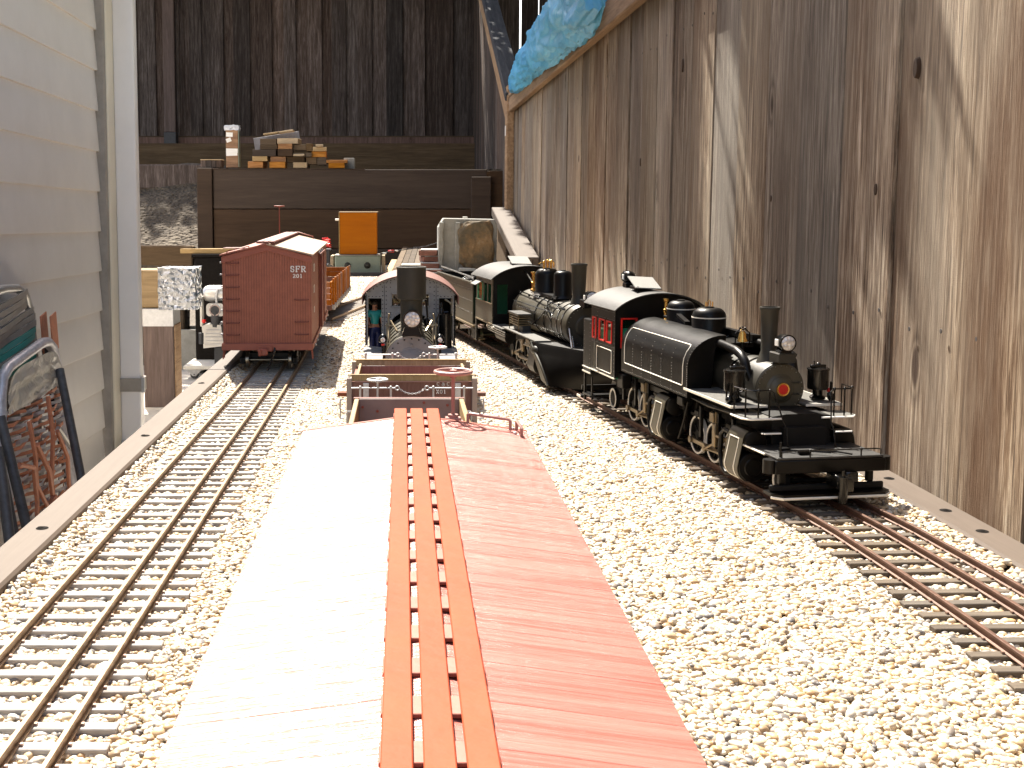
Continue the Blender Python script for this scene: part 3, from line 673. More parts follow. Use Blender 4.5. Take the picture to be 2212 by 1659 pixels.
# pebbles
def pebbles():
    me = bpy.data.meshes.new('pebble_bed'); 
    mb = MB(); vs = []; fs = []
    for y in (.30, 2.0, 4.628):      # the gravel banks up a little against both edging boards
        vs += [(-.282, y, -.0010), (-.268, y, -.0085), (-.250, y, -.0113), (.425, y, -.0113), (.448, y, -.0085), (.4645, y, -.0020)]
    for a in (0, 1):
        for k in range(5): fs.append((a * 6 + k, a * 6 + k + 1, a * 6 + k + 7, a * 6 + k + 6))
    mb.add(vs, fs)
    me = mb.mesh('gravel', 'pebbles', 0)
    a = me.attributes.new('dens', 'FLOAT', 'FACE')
    for i, p in enumerate(me.polygons): a.data[i].value = 190000 if p.center.y < 1.5 else 105000
    o = bpy.data.objects.new('gravel', me); COL.objects.link(o); o['kind'] = 'stuff'
    ng = bpy.data.node_groups.new('gravel', 'GeometryNodeTree')
    ng.interface.new_socket('Geometry', in_out='INPUT', socket_type='NodeSocketGeometry')
    ng.interface.new_socket('Geometry', in_out='OUTPUT', socket_type='NodeSocketGeometry')
    N = ng.nodes; Lk = ng.links
    gi = N.new('NodeGroupInput'); go = N.new('NodeGroupOutput')
    dp = N.new('GeometryNodeDistributePointsOnFaces'); dp.distribute_method = 'RANDOM'
    at = N.new('GeometryNodeInputNamedAttribute'); at.data_type = 'FLOAT'; at.inputs[0].default_value = 'dens'
    Lk.new(gi.outputs[0], dp.inputs['Mesh']); Lk.new(at.outputs[0], dp.inputs['Density'])
    ico = N.new('GeometryNodeMeshIcoSphere'); ico.inputs['Radius'].default_value = 1; ico.inputs['Subdivisions'].default_value = 3
    nz = N.new('ShaderNodeTexNoise'); nz.inputs['Scale'].default_value = .9; nz.inputs['Detail'].default_value = 1
    sb = N.new('ShaderNodeVectorMath'); sb.operation = 'SUBTRACT'; sb.inputs[1].default_value = (.5, .5, .5)
    sc_ = N.new('ShaderNodeVectorMath'); sc_.operation = 'SCALE'; sc_.inputs['Scale'].default_value = .28
    sp = N.new('GeometryNodeSetPosition')
    Lk.new(nz.outputs['Color'], sb.inputs[0]); Lk.new(sb.outputs[0], sc_.inputs[0]); Lk.new(ico.outputs['Mesh'], sp.inputs['Geometry']); Lk.new(sc_.outputs[0], sp.inputs['Offset'])
    sm = N.new('GeometryNodeSetShadeSmooth'); Lk.new(sp.outputs[0], sm.inputs[0])
    smt = N.new('GeometryNodeSetMaterial'); smt.inputs['Material'].default_value = M['pebbles']; Lk.new(sm.outputs[0], smt.inputs[0])
    ip = N.new('GeometryNodeInstanceOnPoints')
    def rv(lo, hi, seed, typ='FLOAT_VECTOR'):
        r = N.new('FunctionNodeRandomValue'); r.data_type = typ
        q = 0 if typ == 'FLOAT_VECTOR' else 2
        r.inputs[q].default_value = lo; r.inputs[q + 1].default_value = hi; r.inputs['Seed'].default_value = seed
        return r.outputs[0] if typ == 'FLOAT_VECTOR' else r.outputs[1]
    s1 = rv((.0020, .0017, .0014), (.0035, .0028, .0022), 3)
    s2 = rv(0, 1, 5, 'FLOAT'); pw = N.new('ShaderNodeMath'); pw.operation = 'POWER'; Lk.new(s2, pw.inputs[0]); pw.inputs[1].default_value = 3.5
    ma = N.new('ShaderNodeMath'); ma.operation = 'MULTIPLY_ADD'; ma.inputs[1].default_value = .85; ma.inputs[2].default_value = .68; Lk.new(pw.outputs[0], ma.inputs[0])
    vs = N.new('ShaderNodeVectorMath'); vs.operation = 'SCALE'; Lk.new(s1, vs.inputs[0]); Lk.new(ma.outputs[0], vs.inputs['Scale'])
    Lk.new(vs.outputs[0], ip.inputs['Scale'])
    Lk.new(rv((-.45, -.45, 0), (.45, .45, 6.28), 9), ip.inputs['Rotation'])
    spp = N.new('GeometryNodeSetPosition'); Lk.new(dp.outputs[0], spp.inputs['Geometry']); Lk.new(rv((0, 0, -.0010), (0, 0, .0017), 11), spp.inputs['Offset'])
    Lk.new(spp.outputs[0], ip.inputs['Points']); Lk.new(smt.outputs[0], ip.inputs['Instance'])
    sa = N.new('GeometryNodeStoreNamedAttribute'); sa.data_type = 'FLOAT'; sa.domain = 'INSTANCE'; sa.inputs['Name'].default_value = 'tint'
    Lk.new(ip.outputs[0], sa.inputs['Geometry']); Lk.new(rv(0, 1, 21, 'FLOAT'), sa.inputs['Value'])
    Lk.new(sa.outputs[0], go.inputs[0])
    m = o.modifiers.new('gravel', 'NODES'); m.node_group = ng
pebbles()

# ------------------------------------------------------------------ tracks
RAIL = [(-.0024, -.0063), (.0024, -.0063), (.0024, -.0056), (.0007, -.0050), (.0007, -.0024), (.0015, -.0018), (.0015, -.0003), (.0012, 0), (-.0012, 0), (-.0015, -.0003), (-.0015, -.0018), (-.0007, -.0024), (-.0007, -.0050), (-.0024, -.0056)]
def smooth_path(pts, step=.0242):
    """Catmull-Rom through the points, resampled at even steps"""
    P = [Vector((a, b, 0)) for a, b in pts]; P = [P[0] * 2 - P[1]] + P + [P[-1] * 2 - P[-2]]; out = []
    for i in range(1, len(P) - 2):
        for k in range(60):
            t = k / 60; a, b, c, d = P[i - 1:i + 3]
            out.append(.5 * ((2 * b) + (c - a) * t + (2 * a - 5 * b + 4 * c - d) * t * t + (3 * b - a - 3 * c + d) * t ** 3))
    out.append(P[-2]); res = [out[0]]; acc = 0
    for a, b in zip(out[:-1], out[1:]):
        l = (b - a).length
        while acc + l >= step:
            f = (step - acc) / l; a = a + (b - a) * f; res.append(a.copy()); l = (b - a).length; acc = 0
        acc += l
    return res
def track(name, label, pts, offs, railmat, tiemat, z=0, tie_skip=0):
    t = T(name, label, 'track', (0, 0, z)); P = smooth_path(pts)
    tan = [(P[min(i + 1, len(P) - 1)] - P[max(i - 1, 0)]).normalized() for i in range(len(P))]
    for off in offs:
        mb = MB(); vs = []; n = len(RAIL)
        for p, d in zip(P, tan):
            nr = Vector((d.y, -d.x, 0))
            for a, b in RAIL: vs.append(p + nr * (off + a) + Vector((0, 0, b)))
        fs = [(i * n + k, i * n + (k + 1) % n, (i + 1) * n + (k + 1) % n, (i + 1) * n + k) for i in range(len(P) - 1) for k in range(n)]
        mb.add(vs, fs + [tuple(range(n)), tuple(range((len(P) - 1) * n, len(P) * n))]); mb.build('rail', railmat, t, smooth=30)
    tm = [MB().box((0, 0, -.0093), (L, .0092, .0058), ch=.0005).mesh('tie', tiemat, 0) for L in (.112, .115, .118)]
    sp = MB()
    for i, (p, d) in enumerate(zip(P, tan)):
        if i == 0: continue
        a = math.atan2(-d.x, d.y)
        inst(random.choice(tm), 'tie', t, (p.x + random.uniform(-.001, .001), p.y, 0), (0, 0, a + random.uniform(-.008, .008)))
        nr = Vector((d.y, -d.x, 0))
        for off in offs:
            for sd_ in (-1, 1):
                q = p + nr * (off + sd_ * .0031) + Vector((0, 0, -.0056)); sp.box(q, (.0018, .0022, .0014), a)
    so_ = sp.build('spikes', 'spike', t, smooth=0); so_['kind'] = 'stuff'
    return t
track('railway_track', 'three rail track with grey ties and brassy rails on the left of the gravel', [(-.2105, .42), (-.2110, 1.2), (-.2125, 1.9), (-.222, 2.5), (-.227, 2.8)], (-.0353, .0100, .0353), 'brass_rail', 'tie_grey')
track('railway_track', 'three rail track with brown ties and rusty rails beside the fence', [(.4130, .45), (.4125, .72), (.4040, .93), (.3870, 1.09), (.2985, 1.66), (.1545, 2.60), (.10, 2.95)], (-.0353, .0100, .0353), 'rust_rail', 'tie_brown')
track('railway_track', 'track in the middle of the gravel under the grey engine and red wagons', [(.0085, .10), (.0085, 1.9), (.0085, 2.7)], (-.0353, .0100, .0353), 'brass_rail', 'tie_grey')
track('railway_track', 'curving track behind the standing box car, swinging right behind the grey engine', [(-.205, 2.84), (-.165, 3.05), (-.11, 3.35), (-.04, 3.75), (.02, 4.2), (.05, 4.6)], (-.0353, .0353), 'brass_rail', 'tie_grey')

# ------------------------------------------------------------------ rolling stock helpers
def wheelset(parent, y, r, half, z=0, mat='wheel_tread'):
    ws_ = MB(); ws_.cyl((-half, y, z + r), (half, y, z + r), .0022, n=10)
    for s in (-1, 1):
        ws_.lathe([(.003, -.0022), (r * .45, -.0018), (r * .8, -.0012), (r, -.002), (r, .0018), (r + .0012, .0020), (r + .0010, .0030), (r * .75, .0030), (.003, .0034)], (s * (half + .0005), y, z + r), (-s, 0, 0), 28)
    return ws_.build('wheelset', mat, parent)
def truck(parent, y, half, r=.0125, wb=.055, frame='truck_black'):
    m = MB()
    for s in (-1, 1):
        x = s * (half + .0085)
        m.prism([(y - wb / 2 - .010, r + .004), (y - wb / 2 - .006, r - .006), (y - wb / 2 + .006, r - .006), (y - .010, .004), (y + .010, .004), (y + wb / 2 - .006, r - .006), (y + wb / 2 + .006, r - .006), (y + wb / 2 + .010, r + .004), (y + .012, r + .012), (y - .012, r + .012)], x - .002, x + .002, 'X')
        for q in (-1, 1): m.box((x, y + q * wb / 2, r), (.009, .012, .011), ch=.001)
        for q in (-.004, 0, .004): m.cyl((x, y + q, .006), (x, y + q, r + .008), .0018, n=8)
    m.box((0, y, r + .004), (half * 2 + .018, .013, .011), ch=.001)
    t = m.build('truck', frame, parent)
    for q in (-1, 1): wheelset(t, y + q * wb / 2, r, half)
    return t
def brake_wheel(parent, c, r, mat, stem=.03, n=5, foot=True):
    m = MB(); m.tube([(c[0] + r * math.cos(a), c[1] + r * math.sin(a), c[2]) for a in [2 * PI * i / 28 for i in range(28)]], r * .11, 8, closed=True)
    for i in range(n):
        a = 2 * PI * i / n + .3; m.tube([(c[0], c[1], c[2] - r * .12), (c[0] + r * .5 * math.cos(a), c[1] + r * .5 * math.sin(a), c[2] - r * .08), (c[0] + r * math.cos(a), c[1] + r * math.sin(a), c[2])], r * .085, 6)
    m.cyl((c[0], c[1], c[2] - r * .3), (c[0], c[1], c[2] + r * .1), r * .2, n=10)
    w_ = m.build('brake_wheel', mat, parent)
    s = MB(); s.cyl((c[0], c[1], c[2] - stem), (c[0], c[1], c[2] - r * .2), .0011, n=8)
    if foot: s.box((c[0], c[1], c[2] - stem + .0012), (.009, .006, .0024), ch=.0004); s.cyl((c[0], c[1], c[2] - stem), (c[0], c[1], c[2] - stem + .004), .003, n=10)
    s.build('brake_staff', mat, parent)
def grab(m, a, b, off, r=.0006):
    a = Vector(a); b = Vector(b); off = Vector(off); m.tube([a, a + off * .9, a + off + (b - a) * .04, b + off - (b - a) * .04, b + off * .9, b], r, 6)
def coupler(parent, y, s, z=.026, mat='black_matte'):
    m = MB(); m.box((0, y + s * .010, z), (.007, .022, .007), ch=.001); m.box((0, y + s * .022, z), (.013, .009, .011), ch=.002); m.box((.006 * s, y + s * .028, z), (.005, .008, .011), ch=.0015)
    m.box((0, y + s * .003, z + .004), (.026, .006, .010), ch=.001)
    return m.build('coupler', mat, parent)

# near box car -------------------------------------------------------
def near_car():
    t = T('box_car', 'red roofed box car nearest the camera, seen from above with three running boards', 'box car', (.0066, .6626, 0))
    Lc = .51
    MB().box((0, -Lc / 2, .088), (.112, Lc - .006, .112), ch=.001).build('car_body', 'car_red', t, smooth=0)
    hw, ze, zp = .0630, .1450, .1536
    for s, nm in ((-1, 'roof_panel'), (1, 'roof_panel')):
        m = MB(); n = 40
        for i in range(n):   # narrow roof boards butted side by side, a hair proud of each other
            y0 = -i * Lc / n; y1 = -(i + 1) * Lc / n + .00018; e = random.uniform(0, .00007)
            m.prism([(0, zp + e), (s * hw, ze + e), (s * hw, ze - .0022), (0, zp - .0022)], y1, y0, 'Y')
        m.build(nm, 'car_roof', t, smooth=0)
    f = MB(); f.prism([(-hw - .0006, ze + .0002), (0, zp + .0003), (hw + .0006, ze + .0002), (hw + .0006, ze - .005), (0, zp - .005), (-hw - .0006, ze - .005)], -.0012, .0016, 'Y'); f.build('fascia', 'car_red', t, smooth=0)
    for s in (-1, 1): MB().box((s * (hw - .0008), -Lc / 2, ze - .0036), (.0022, Lc, .0042), ch=.0004).build('eave_strip', 'car_red', t, smooth=0)
    for k in range(22): MB().box((.0013, .004 - k * .0243 - .006, zp + .0002), (.0262, .0105, .0012), ch=.0002).build('roof_saddle', 'car_red', t, smooth=0)
    for k in (-1, 0, 1):
        MB().box((.0013 + k * .0092, -Lc / 2 + .006, zp + .0015), (.0070, Lc + .012, .0013), ch=.0003).build('running_board', 'walk_red', t, smooth=0)
    brake_wheel(t, (.0222, .0075, .1775), .0103, 'rail_pink', .0285)
    MB().box((.0222, .006, .1480), (.012, .010, .0026), ch=.0004).build('brake_step', 'rail_pink', t, smooth=0)
    g_ = MB(); grab(g_, (.030, -.006, .1500), (.0535, -.009, .1468), (0, 0, .006), .0009); g_.build('grab_iron', 'rail_pink', t)
    g_ = MB(); grab(g_, (.0575, -.004, .1460), (.0585, -.022, .1457), (0, 0, .0052), .0009); g_.build('grab_iron', 'rail_pink', t)
    b = MB(); [b.ball((.0555, -.0035 - q, .1466), .0011, 8, 5) for q in (0, .013)]; b.build('roof_bolts', 'galv', t)
    for y in (-.09, -.42): truck(t, y, .0353 * .64)
    coupler(t, 0, 1); return t
near_car()

# standing box car with lettering -------------------------------------
def far_car():
    t = T('box_car', 'brown red wooden box car marked SFR 201 standing on the left track', 'box car', (-.2228, 1.94, 0), R(1.4))
    Lc, hw = .62, .0728
    z0, ze, zp = .040, .1900, .2085
    MB().prism([(-hw, z0), (hw, z0), (hw, ze - .002), (0, zp - .004), (-hw, ze - .002)], .0, .004, 'Y').build('end_wall', 'sheath_end', t, smooth=0)
    for s in (-1, 1): MB().box((s * (hw - .0015), Lc / 2, (z0 + ze) / 2), (.003, Lc - .008, ze - z0), ch=.0003).build('side_wall', 'sheath_side', t, smooth=0)
    MB().box((0, Lc / 2, .05), (.14, Lc - .01, .02)).build('floor_frame', 'truck_black', t, smooth=0)
    MB().prism([(-hw, z0), (hw, z0), (hw, ze - .002), (0, zp - .004), (-hw, ze - .002)], Lc - .004, Lc, 'Y').build('end_wall', 'sheath_end', t, smooth=0)
    MB().prism([(-hw - .001, ze - .004), (0, zp - .001), (hw + .001, ze - .004), (hw + .001, ze - .014), (0, zp - .012), (-hw - .001, ze - .014)], -.002, .0, 'Y').build('end_fascia', 'car_red', t, smooth=0)
    MB().box((0, -.003, .0385), (2 * hw + .002, .006, .011), ch=.0006).build('end_sill', 'car_red', t, smooth=0)
    for s in (-1, 1): MB().box((s * (hw + .0012), Lc / 2, .0385), (.003, Lc, .010), ch=.0005).build('side_sill', 'car_red', t, smooth=0)
    for s in (-1, 1):
        m = MB(); m.prism([(0, zp), (s * (hw + .0035), ze + .0005), (s * (hw + .0035), ze - .002), (0, zp - .0024)], -.006, Lc + .006, 'Y'); m.build('roof_panel', 'sunlit_roof' if s > 0 else 'car_red', t, smooth=0, label='roof slope coloured pale as sunlit' if s > 0 else 'roof slope')
    for k in range(23): MB().box((-.001, -.002 + k * .027, zp + .0010), (.030, .008, .0022), ch=.0003).build('roof_saddle', 'car_red_dark', t, smooth=0)
    for k in (-1, 0, 1): MB().box((-.001 + k * .0096, Lc / 2, zp + .003), (.0078, Lc + .02, .0016), ch=.0003).build('running_board', 'rail_pink', t, smooth=0)
    for k in range(3): MB().box((-.045 + k * .001, .005 + k * .0095, ze + .0105), (.052, .0075, .0014), R(0)).build('lateral_board', 'rail_pink', t, smooth=0)
    # corner grab irons: seven at the left, three at the right
    for k in range(7):
        z = .177 - k * .0197; m = MB(); grab(m, (-.0665, -.0003, z), (-.0455, -.0003, z), (0, -.0028, -.001), .0008); m.build('grab_iron', 'car_red_dark', t)
        m = MB(); grab(m, (-hw, .006, z), (-hw, .026, z), (-.004, 0, -.001), .0009); m.ball((-hw - .003, .004, z), .0016, 8, 5); m.build('grab_iron', 'galv', t)
    for z in (.1165, .080, .0595):
        m = MB(); grab(m, (.0455, -.0003, z), (.0675, -.0003, z), (0, -.0028, -.001), .0008); m.build('grab_iron', 'car_red_dark', t)
    for s in (-1, 1):
        m = MB(); m.tube([(s * (hw - .001), .004, .036), (s * (hw + .001), .004, .018), (s * (hw + .001), .020, .018), (s * (hw - .001), .020, .036)], .0012, 6); m.build('sill_step', 'car_red', t)
    m = MB(); m.box((hw + .0025, .31, .112), (.004, .10, .135), ch=.0006); m.build('side_door', 'car_red', t, smooth=0)
    MB().box((hw + .005, .31, .181), (.003, .20, .004), ch=.0004).build('door_track', 'car_red_dark', t, smooth=0)
    for y in (.26, .36): MB().box((hw + .0055, y, .112), (.0025, .006, .135), ch=.0004).build('door_post', 'car_red_dark', t, smooth=0)
    b = MB(); [b.ball((hw + .004, y, z), .0022, 8, 5) for y in (.05, .12, .2, .42, .5, .58) for z in (.036,)]; [b.ball((hw + .004, y, .186), .0022, 8, 5) for y in (.20, .26, .32)]; b.build('side_bolts', 'galv', t)
    lettering('SFR', .0098, t, 'car_letters', 'white', (.0515, -.0006, .1615), (0, 0, 0), sw=.2)
    lettering('201', .0062, t, 'car_number', 'white', (.0508, -.0004, .1520), (0, 0, 0), sw=.22)
    for z, w_, tx in ((.158, .008, 'SFR'), (.122, .008, '201'), (.088, .006, '201')):
        lettering(tx, w_ * 1.6, t, 'side_letters', 'cream_line', (hw + .0004, .085, z), (0, 0, R(90)))
    brake_wheel(t, (-.028, Lc + .006, .268), .0105, 'car_red', .075)
    m = MB(); grab(m, (.012, Lc - .01, zp - .002), (.045, Lc - .01, ze + .007), (0, 0, .006), .001); grab(m, (-.066, .01, ze), (-.03, .01, ze + .009), (0, 0, .005), .001); m.build('roof_grab', 'car_red', t)
    m = coupler(t, 0, -1, .026, 'car_red'); m.location = (-.004, -.002, .006)
    m = MB(); m.tube([(.012, -.006, .037), (.012, -.010, .032), (.008, -.013, .020), (.004, -.014, .008), (.001, -.018, .001)], .0016, 8); m.build('brake_hose', 'black_gloss', t)
    truck(t, .055, .0353, .0135, .06); truck(t, .56, .0353, .0135, .06)
    MB().box((0, .05, .036), (.05, .02, .010)).build('bolster', 'truck_black', t, smooth=0)
far_car()

# plank sided wagon behind it ------------------------------------------
def rear_gondola():
    t = T('gondola_car', 'orange brown plank sided gondola wagon behind the box car on the left', 'wagon', (-.235, 2.76, 0), R(-1.0))
    Lc, hw = .66, .068
    MB().box((0, Lc / 2, .030), (2 * hw, Lc, .012), ch=.001).build('frame', 'gon_brown', t, smooth=0)
    for s in (-1, 1):
        for k in range(4): MB().box((s * (hw - .001), Lc / 2, .043 + k * .0138), (.004, Lc, .0132), ch=.0006).build('plank', 'honey' if s > 0 else 'car_planks', t, smooth=0)
        for k in range(10): MB().box((s * (hw + .0032), .03 + k * .0665, .0635), (.005, .008, .068), ch=.0006).build('stake', 'car_planks', t, smooth=0); 
        st_ = MB(); [st_.box((s * (hw + .0035), .03 + k * .0665, .030), (.008, .012, .012), ch=.001) for k in range(10)]; st_.build('stake_pockets', 'galv', t)
    for y in (.002, Lc - .002):
        for k in range(4): MB().box((0, y, .043 + k * .0138), (2 * hw - .006, .004, .0132), ch=.0006).build('plank', 'car_planks', t, smooth=0)
    brake_wheel(t, (.045, -.012, .118), .0105, 'galv', .09)
    lettering('5', .012, t, 'car_letters', 'white', (.05, -.0006, .074), (0, 0, 0))
    truck(t, .07, .0353, .0135, .055); truck(t, .59, .0353, .0135, .055); coupler(t, 0, -1)
rear_gondola()

# short open wagon just behind the near box car ---------------------------
def low_wagon():
    t = T('open_wagon', 'small open wagon with tan side rails coupled behind the near red box car', 'wagon', (.0062, .72, 0))
    Lc, hw = .43, .0535
    MB().box((0, Lc / 2, .040), (2 * hw, Lc, .010), ch=.001).build('floor', 'gon_brown', t, smooth=0)
    for s in (-1, 1):
        for k in range(2): MB().box((s * (hw - .0022), Lc / 2, .0550 + k * .0187), (.0044, Lc, .0182), ch=.0006).build('side_board', 'gon_tan', t, smooth=0)
        m = MB()
        for k in range(6):
            grab(m, (s * (hw + .0002), .03 + k * .075, .050), (s * (hw + .0002), .03 + k * .075, .074), (s * .006, 0, 0), .001)
        m.build('stake_loops', 'galv', t)
    MB().box((0, Lc - .002, .0625), (2 * hw - .009, .004, .041), ch=.0005).build('end_panel', 'panel_brown', t, smooth=0)
    MB().box((0, Lc + .000, .0832), (2 * hw + .002, .0030, .0012), ch=.0004).build('end_cap', 'rail_pink', t, smooth=0)
    MB().box((0, .002, .0625), (2 * hw - .009, .004, .041), ch=.0005).build('end_panel', 'panel_brown', t, smooth=0)
    m = MB(); [m.lathe([(0, 0), (.0014, 0), (.0014, .0008), (.0006, .0012), (0, .0012)], (x, Lc - .004, z), (0, -1, 0), 10) for x, z in ((-.0455, .075), (-.031, .071), (.0145, .0795), (.0375, .077))]; m.build('bolts', 'car_red', t)
    for y in (.07, .36): truck(t, y, .0226, .0115, .045)
low_wagon()

def crew_wagon():
    t = T('gondola_car', 'wagon lettered C & C X01 with chain railing, ahead of the grey engine', 'wagon', (.0095, 1.216, 0))
    Lc, hw = .120, .0635
    MB().box((0, Lc / 2, .046), (2 * hw, Lc + .07, .010), ch=.001).build('floor', 'gon_red', t, smooth=0)
    for y, s in ((0, -1), (Lc, 1)):
        MB().box((0, y, .0701), (2 * hw - .002, .0036, .0385), ch=.0004).build('end_board', 'gon_brown' if s < 0 else 'gon_red', t, smooth=0)
        MB().box((0, y, .0929), (2 * hw - .002, .0030, .0060), ch=.0003).build('end_board', 'gon_tan', t, smooth=0)
        MB().box((0, y, .0965), (2 * hw + .006, .0042, .0012), ch=.0002).build('end_cap', 'gon_tan', t, smooth=0)
        if s < 0: MB().box((0, y - .0022, .0898), (2 * hw - .010, .0016, .0009)).build('lip', 'rail_pink', t, smooth=0)
    for s in (-1, 1):
        for k in range(2): MB().box((s * (hw - .0022), Lc / 2, .0600 + k * .0180), (.0036, Lc - .004, .0176), ch=.0004).build('side_board', 'gon_red', t, smooth=0)
        MB().box((s * (hw - .0062), Lc / 2, .080), (.0028, Lc - .01, .026), ch=.0004).build('inner_stake', 'gon_tan', t, smooth=0)
        MB().box((s * (hw + .0012), -.0045, .0660), (.0055, .006, .056), ch=.0006).build('corner_post', 'panel_brown', t, smooth=0)
        MB().box((s * (hw + .0012), Lc + .0045, .0660), (.0055, .006, .056), ch=.0006).build('corner_post', 'panel_brown', t, smooth=0)
        MB().box((s * (hw + .009), .03, .072), (.012, .012, .004), ch=.0005).build('side_step', 'gon_brown', t, smooth=0)
        MB().box((s * .0475, -.0026, .0765), (.0060, .0016, .024), ch=.0003).build('strap', 'galv', t, smooth=0)
        m = MB(); grab(m, (s * .0700, -.008, .072), (s * .0700, -.008, .052), (s * .004, 0, 0), .0009); m.build('grab_iron', 'galv', t)
    lettering('C & C', .0038, t, 'car_letters', 'white', (.0325, -.0023, .0856), (0, 0, 0), sw=.22)
    lettering('X01', .0040, t, 'car_number', 'white', (.0305, -.0023, .0774), (0, 0, 0), sw=.2)
    for y, z, bx in ((-.030, .0874, -.0350), (Lc + .030, .0985, .031)):
        rl = MB()
        for s in (-1, 1):
            rl.cyl((s * .0165, y, z), (s * .0615, y, z), .0008, n=8)
            for x in (.0215, .0525): rl.cyl((s * x, y, .050), (s * x, y, z), .0011, n=8); rl.ball((s * x, y, z + .0008), .0017, 8, 5)
            rl.tube([(s * .0150 + .0021 * math.cos(a), y, z + .0021 * math.sin(a)) for a in [2 * PI * i / 12 for i in range(12)]], .0007, 6, closed=True)
        rl.build('railing', 'galv', t)
        ch_ = MB(); n = 15
        for i in range(n):
            u = -1 + 2 * (i + .5) / n; x = u * .0135; zz = z - .0058 * (1 - u * u)
            a = math.atan2(.0116 * u, .0135); R_ = Matrix.Rotation(-a, 3, 'Y')
            pts = [Vector((x, y, zz)) + R_ @ (Vector((.00125 * math.cos(q), 0, .0008 * math.sin(q))) if i % 2 else Vector((.00125 * math.cos(q), .0008 * math.sin(q), 0))) for q in [2 * PI * k / 10 for k in range(10)]]
            ch_.tube(pts, .0003, 5, closed=True)
        ch_.build('chain', 'galv', t)
        brake_wheel(t, (bx, y, z + .0085), .0100, 'galv', .045, foot=False)
    MB().box((0, -.03, .046), (.126, .02, .008), ch=.0006).build('end_platform', 'gon_brown', t, smooth=0)
    for y in (.03, .09): wheelset(t, y, .0125, .0226)
crew_wagon()

# ------------------------------------------------------------------ locomotive helpers
def driver(parent, x, y, r, tyre='white', n=10):
    s = 1 if x > 0 else -1
    m = MB(); m.lathe([(.82 * r, -.0025), (.97 * r, -.0025), (.97 * r, .0025), (.82 * r, .0025)], (x, y, r), (s, 0, 0), 32)
    for i in range(n):
        a = 2 * PI * i / n; m.tube([(x, y, r), (x, y + .85 * r * math.cos(a), r + .85 * r * math.sin(a))], [.0016, .0009], 6)
    m.cyl((x - .003, y, r), (x + .003, y, r), r * .26, n=16)
    m.lathe([(r, -.001), (r + .0010, -.001), (r + .0010, -.0028), (r * .8, -.0028)], (x, y, r), (s, 0, 0), 32)
    w_ = m.build('driving_wheel', 'black_matte', parent)
    m = MB(); m.lathe([(.90 * r, .0024), (.90 * r, .0033), (1.0 * r, .0033), (1.0 * r, -.001)], (x, y, r), (s, 0, 0), 36); m.build('tyre', tyre, w_)
def headlight(parent, c, r, dirn=-1, side_box=True):
    m = MB(); y = c[1]
    m.lathe([(r * .9, 0), (r * 1.02, .001), (r * 1.0, r * 1.7), (r * .7, r * 2.1), (0, r * 2.2)], (c[0], y, c[2]), (0, -dirn, 0), 28)
    m.lathe([(r * 1.08, -.001), (r * 1.08, .0015), (r * .92, .0015), (r * .92, -.001)], (c[0], y, c[2]), (0, -dirn, 0), 28)
    m.box((c[0], y - dirn * r * 1.1, c[2] - r * 1.15), (r * 1.5, r * 1.5, r * .5), ch=.0006)
    h = m.build('headlight', 'black_gloss', parent)
    m = MB(); m.lathe([(r * .97, .0), (r * .9, .0010), (r * .6, .0022), (0, .0028)], (c[0], y, c[2]), (0, dirn, 0), 28); m.build('lens', 'lens', h)
    if side_box:
        for s in (-1, 1):
            m = MB(); x = c[0] + s * r * 1.02
            for a, b in (((-.0032, -.0032), (.0032, -.0032)), ((.0032, -.0032), (.0032, .0032)), ((.0032, .0032), (-.0032, .0032)), ((-.0032, .0032), (-.0032, -.0032))):
                m.tube([(x, y - dirn * r * 1.0 + a[0], c[2] + a[1]), (x, y - dirn * r * 1.0 + b[0], c[2] + b[1])], .00035, 5)
            m.box((x, y - dirn * r, c[2]), (.0015, .0058, .0058)); m.build('number_board', 'cream_line', h, smooth=0) if False else m.build('number_board', 'white', h, smooth=0)
            MB().box((x + s * .0006, y - dirn * r, c[2]), (.0010, .0052, .0052)).build('board_face', 'black', h, smooth=0) if False else None
    return h
def dome(parent, y, r, z0, z1, stripe=True, mat='black', flare=True, name='dome'):
    prof = [(r * 1.28, 0), (r * 1.1, .003), (r, .006)] if flare else [(r, 0), (r, .006)]
    h = z1 - z0; rr = min(r * .55, h * .45)
    prof += [(r, h - rr)] + [(r - rr + rr * math.cos(R(a)), h - rr + rr * math.sin(R(a))) for a in (15, 30, 45, 60, 75, 88)] + [(r * .3, h), (r * .28, h + .0012), (0, h + .0014)]
    m = MB(); m.lathe(prof, (0, y, z0), (0, 0, 1), 36); d = m.build(name, mat, parent, smooth=50)
    if stripe:
        for z in ((z0 + .001), z1 - rr - .0005):
            k = r * (1.25 if z < z0 + .004 and flare else 1.0)
            s = MB(); s.lathe([(k - .0004, -.0006), (k + .0004, -.0006), (k + .0004, .0006), (k - .0004, .0006)], (0, y, z), (0, 0, 1), 36); s.build('stripe', 'cream_line', d)
    return d
def stack(parent, y, prof, mat='graphite'):
    m = MB(); m.lathe(prof, (0, y, 0), (0, 0, 1), 36); return m.build('smokestack', mat, parent, smooth=50)
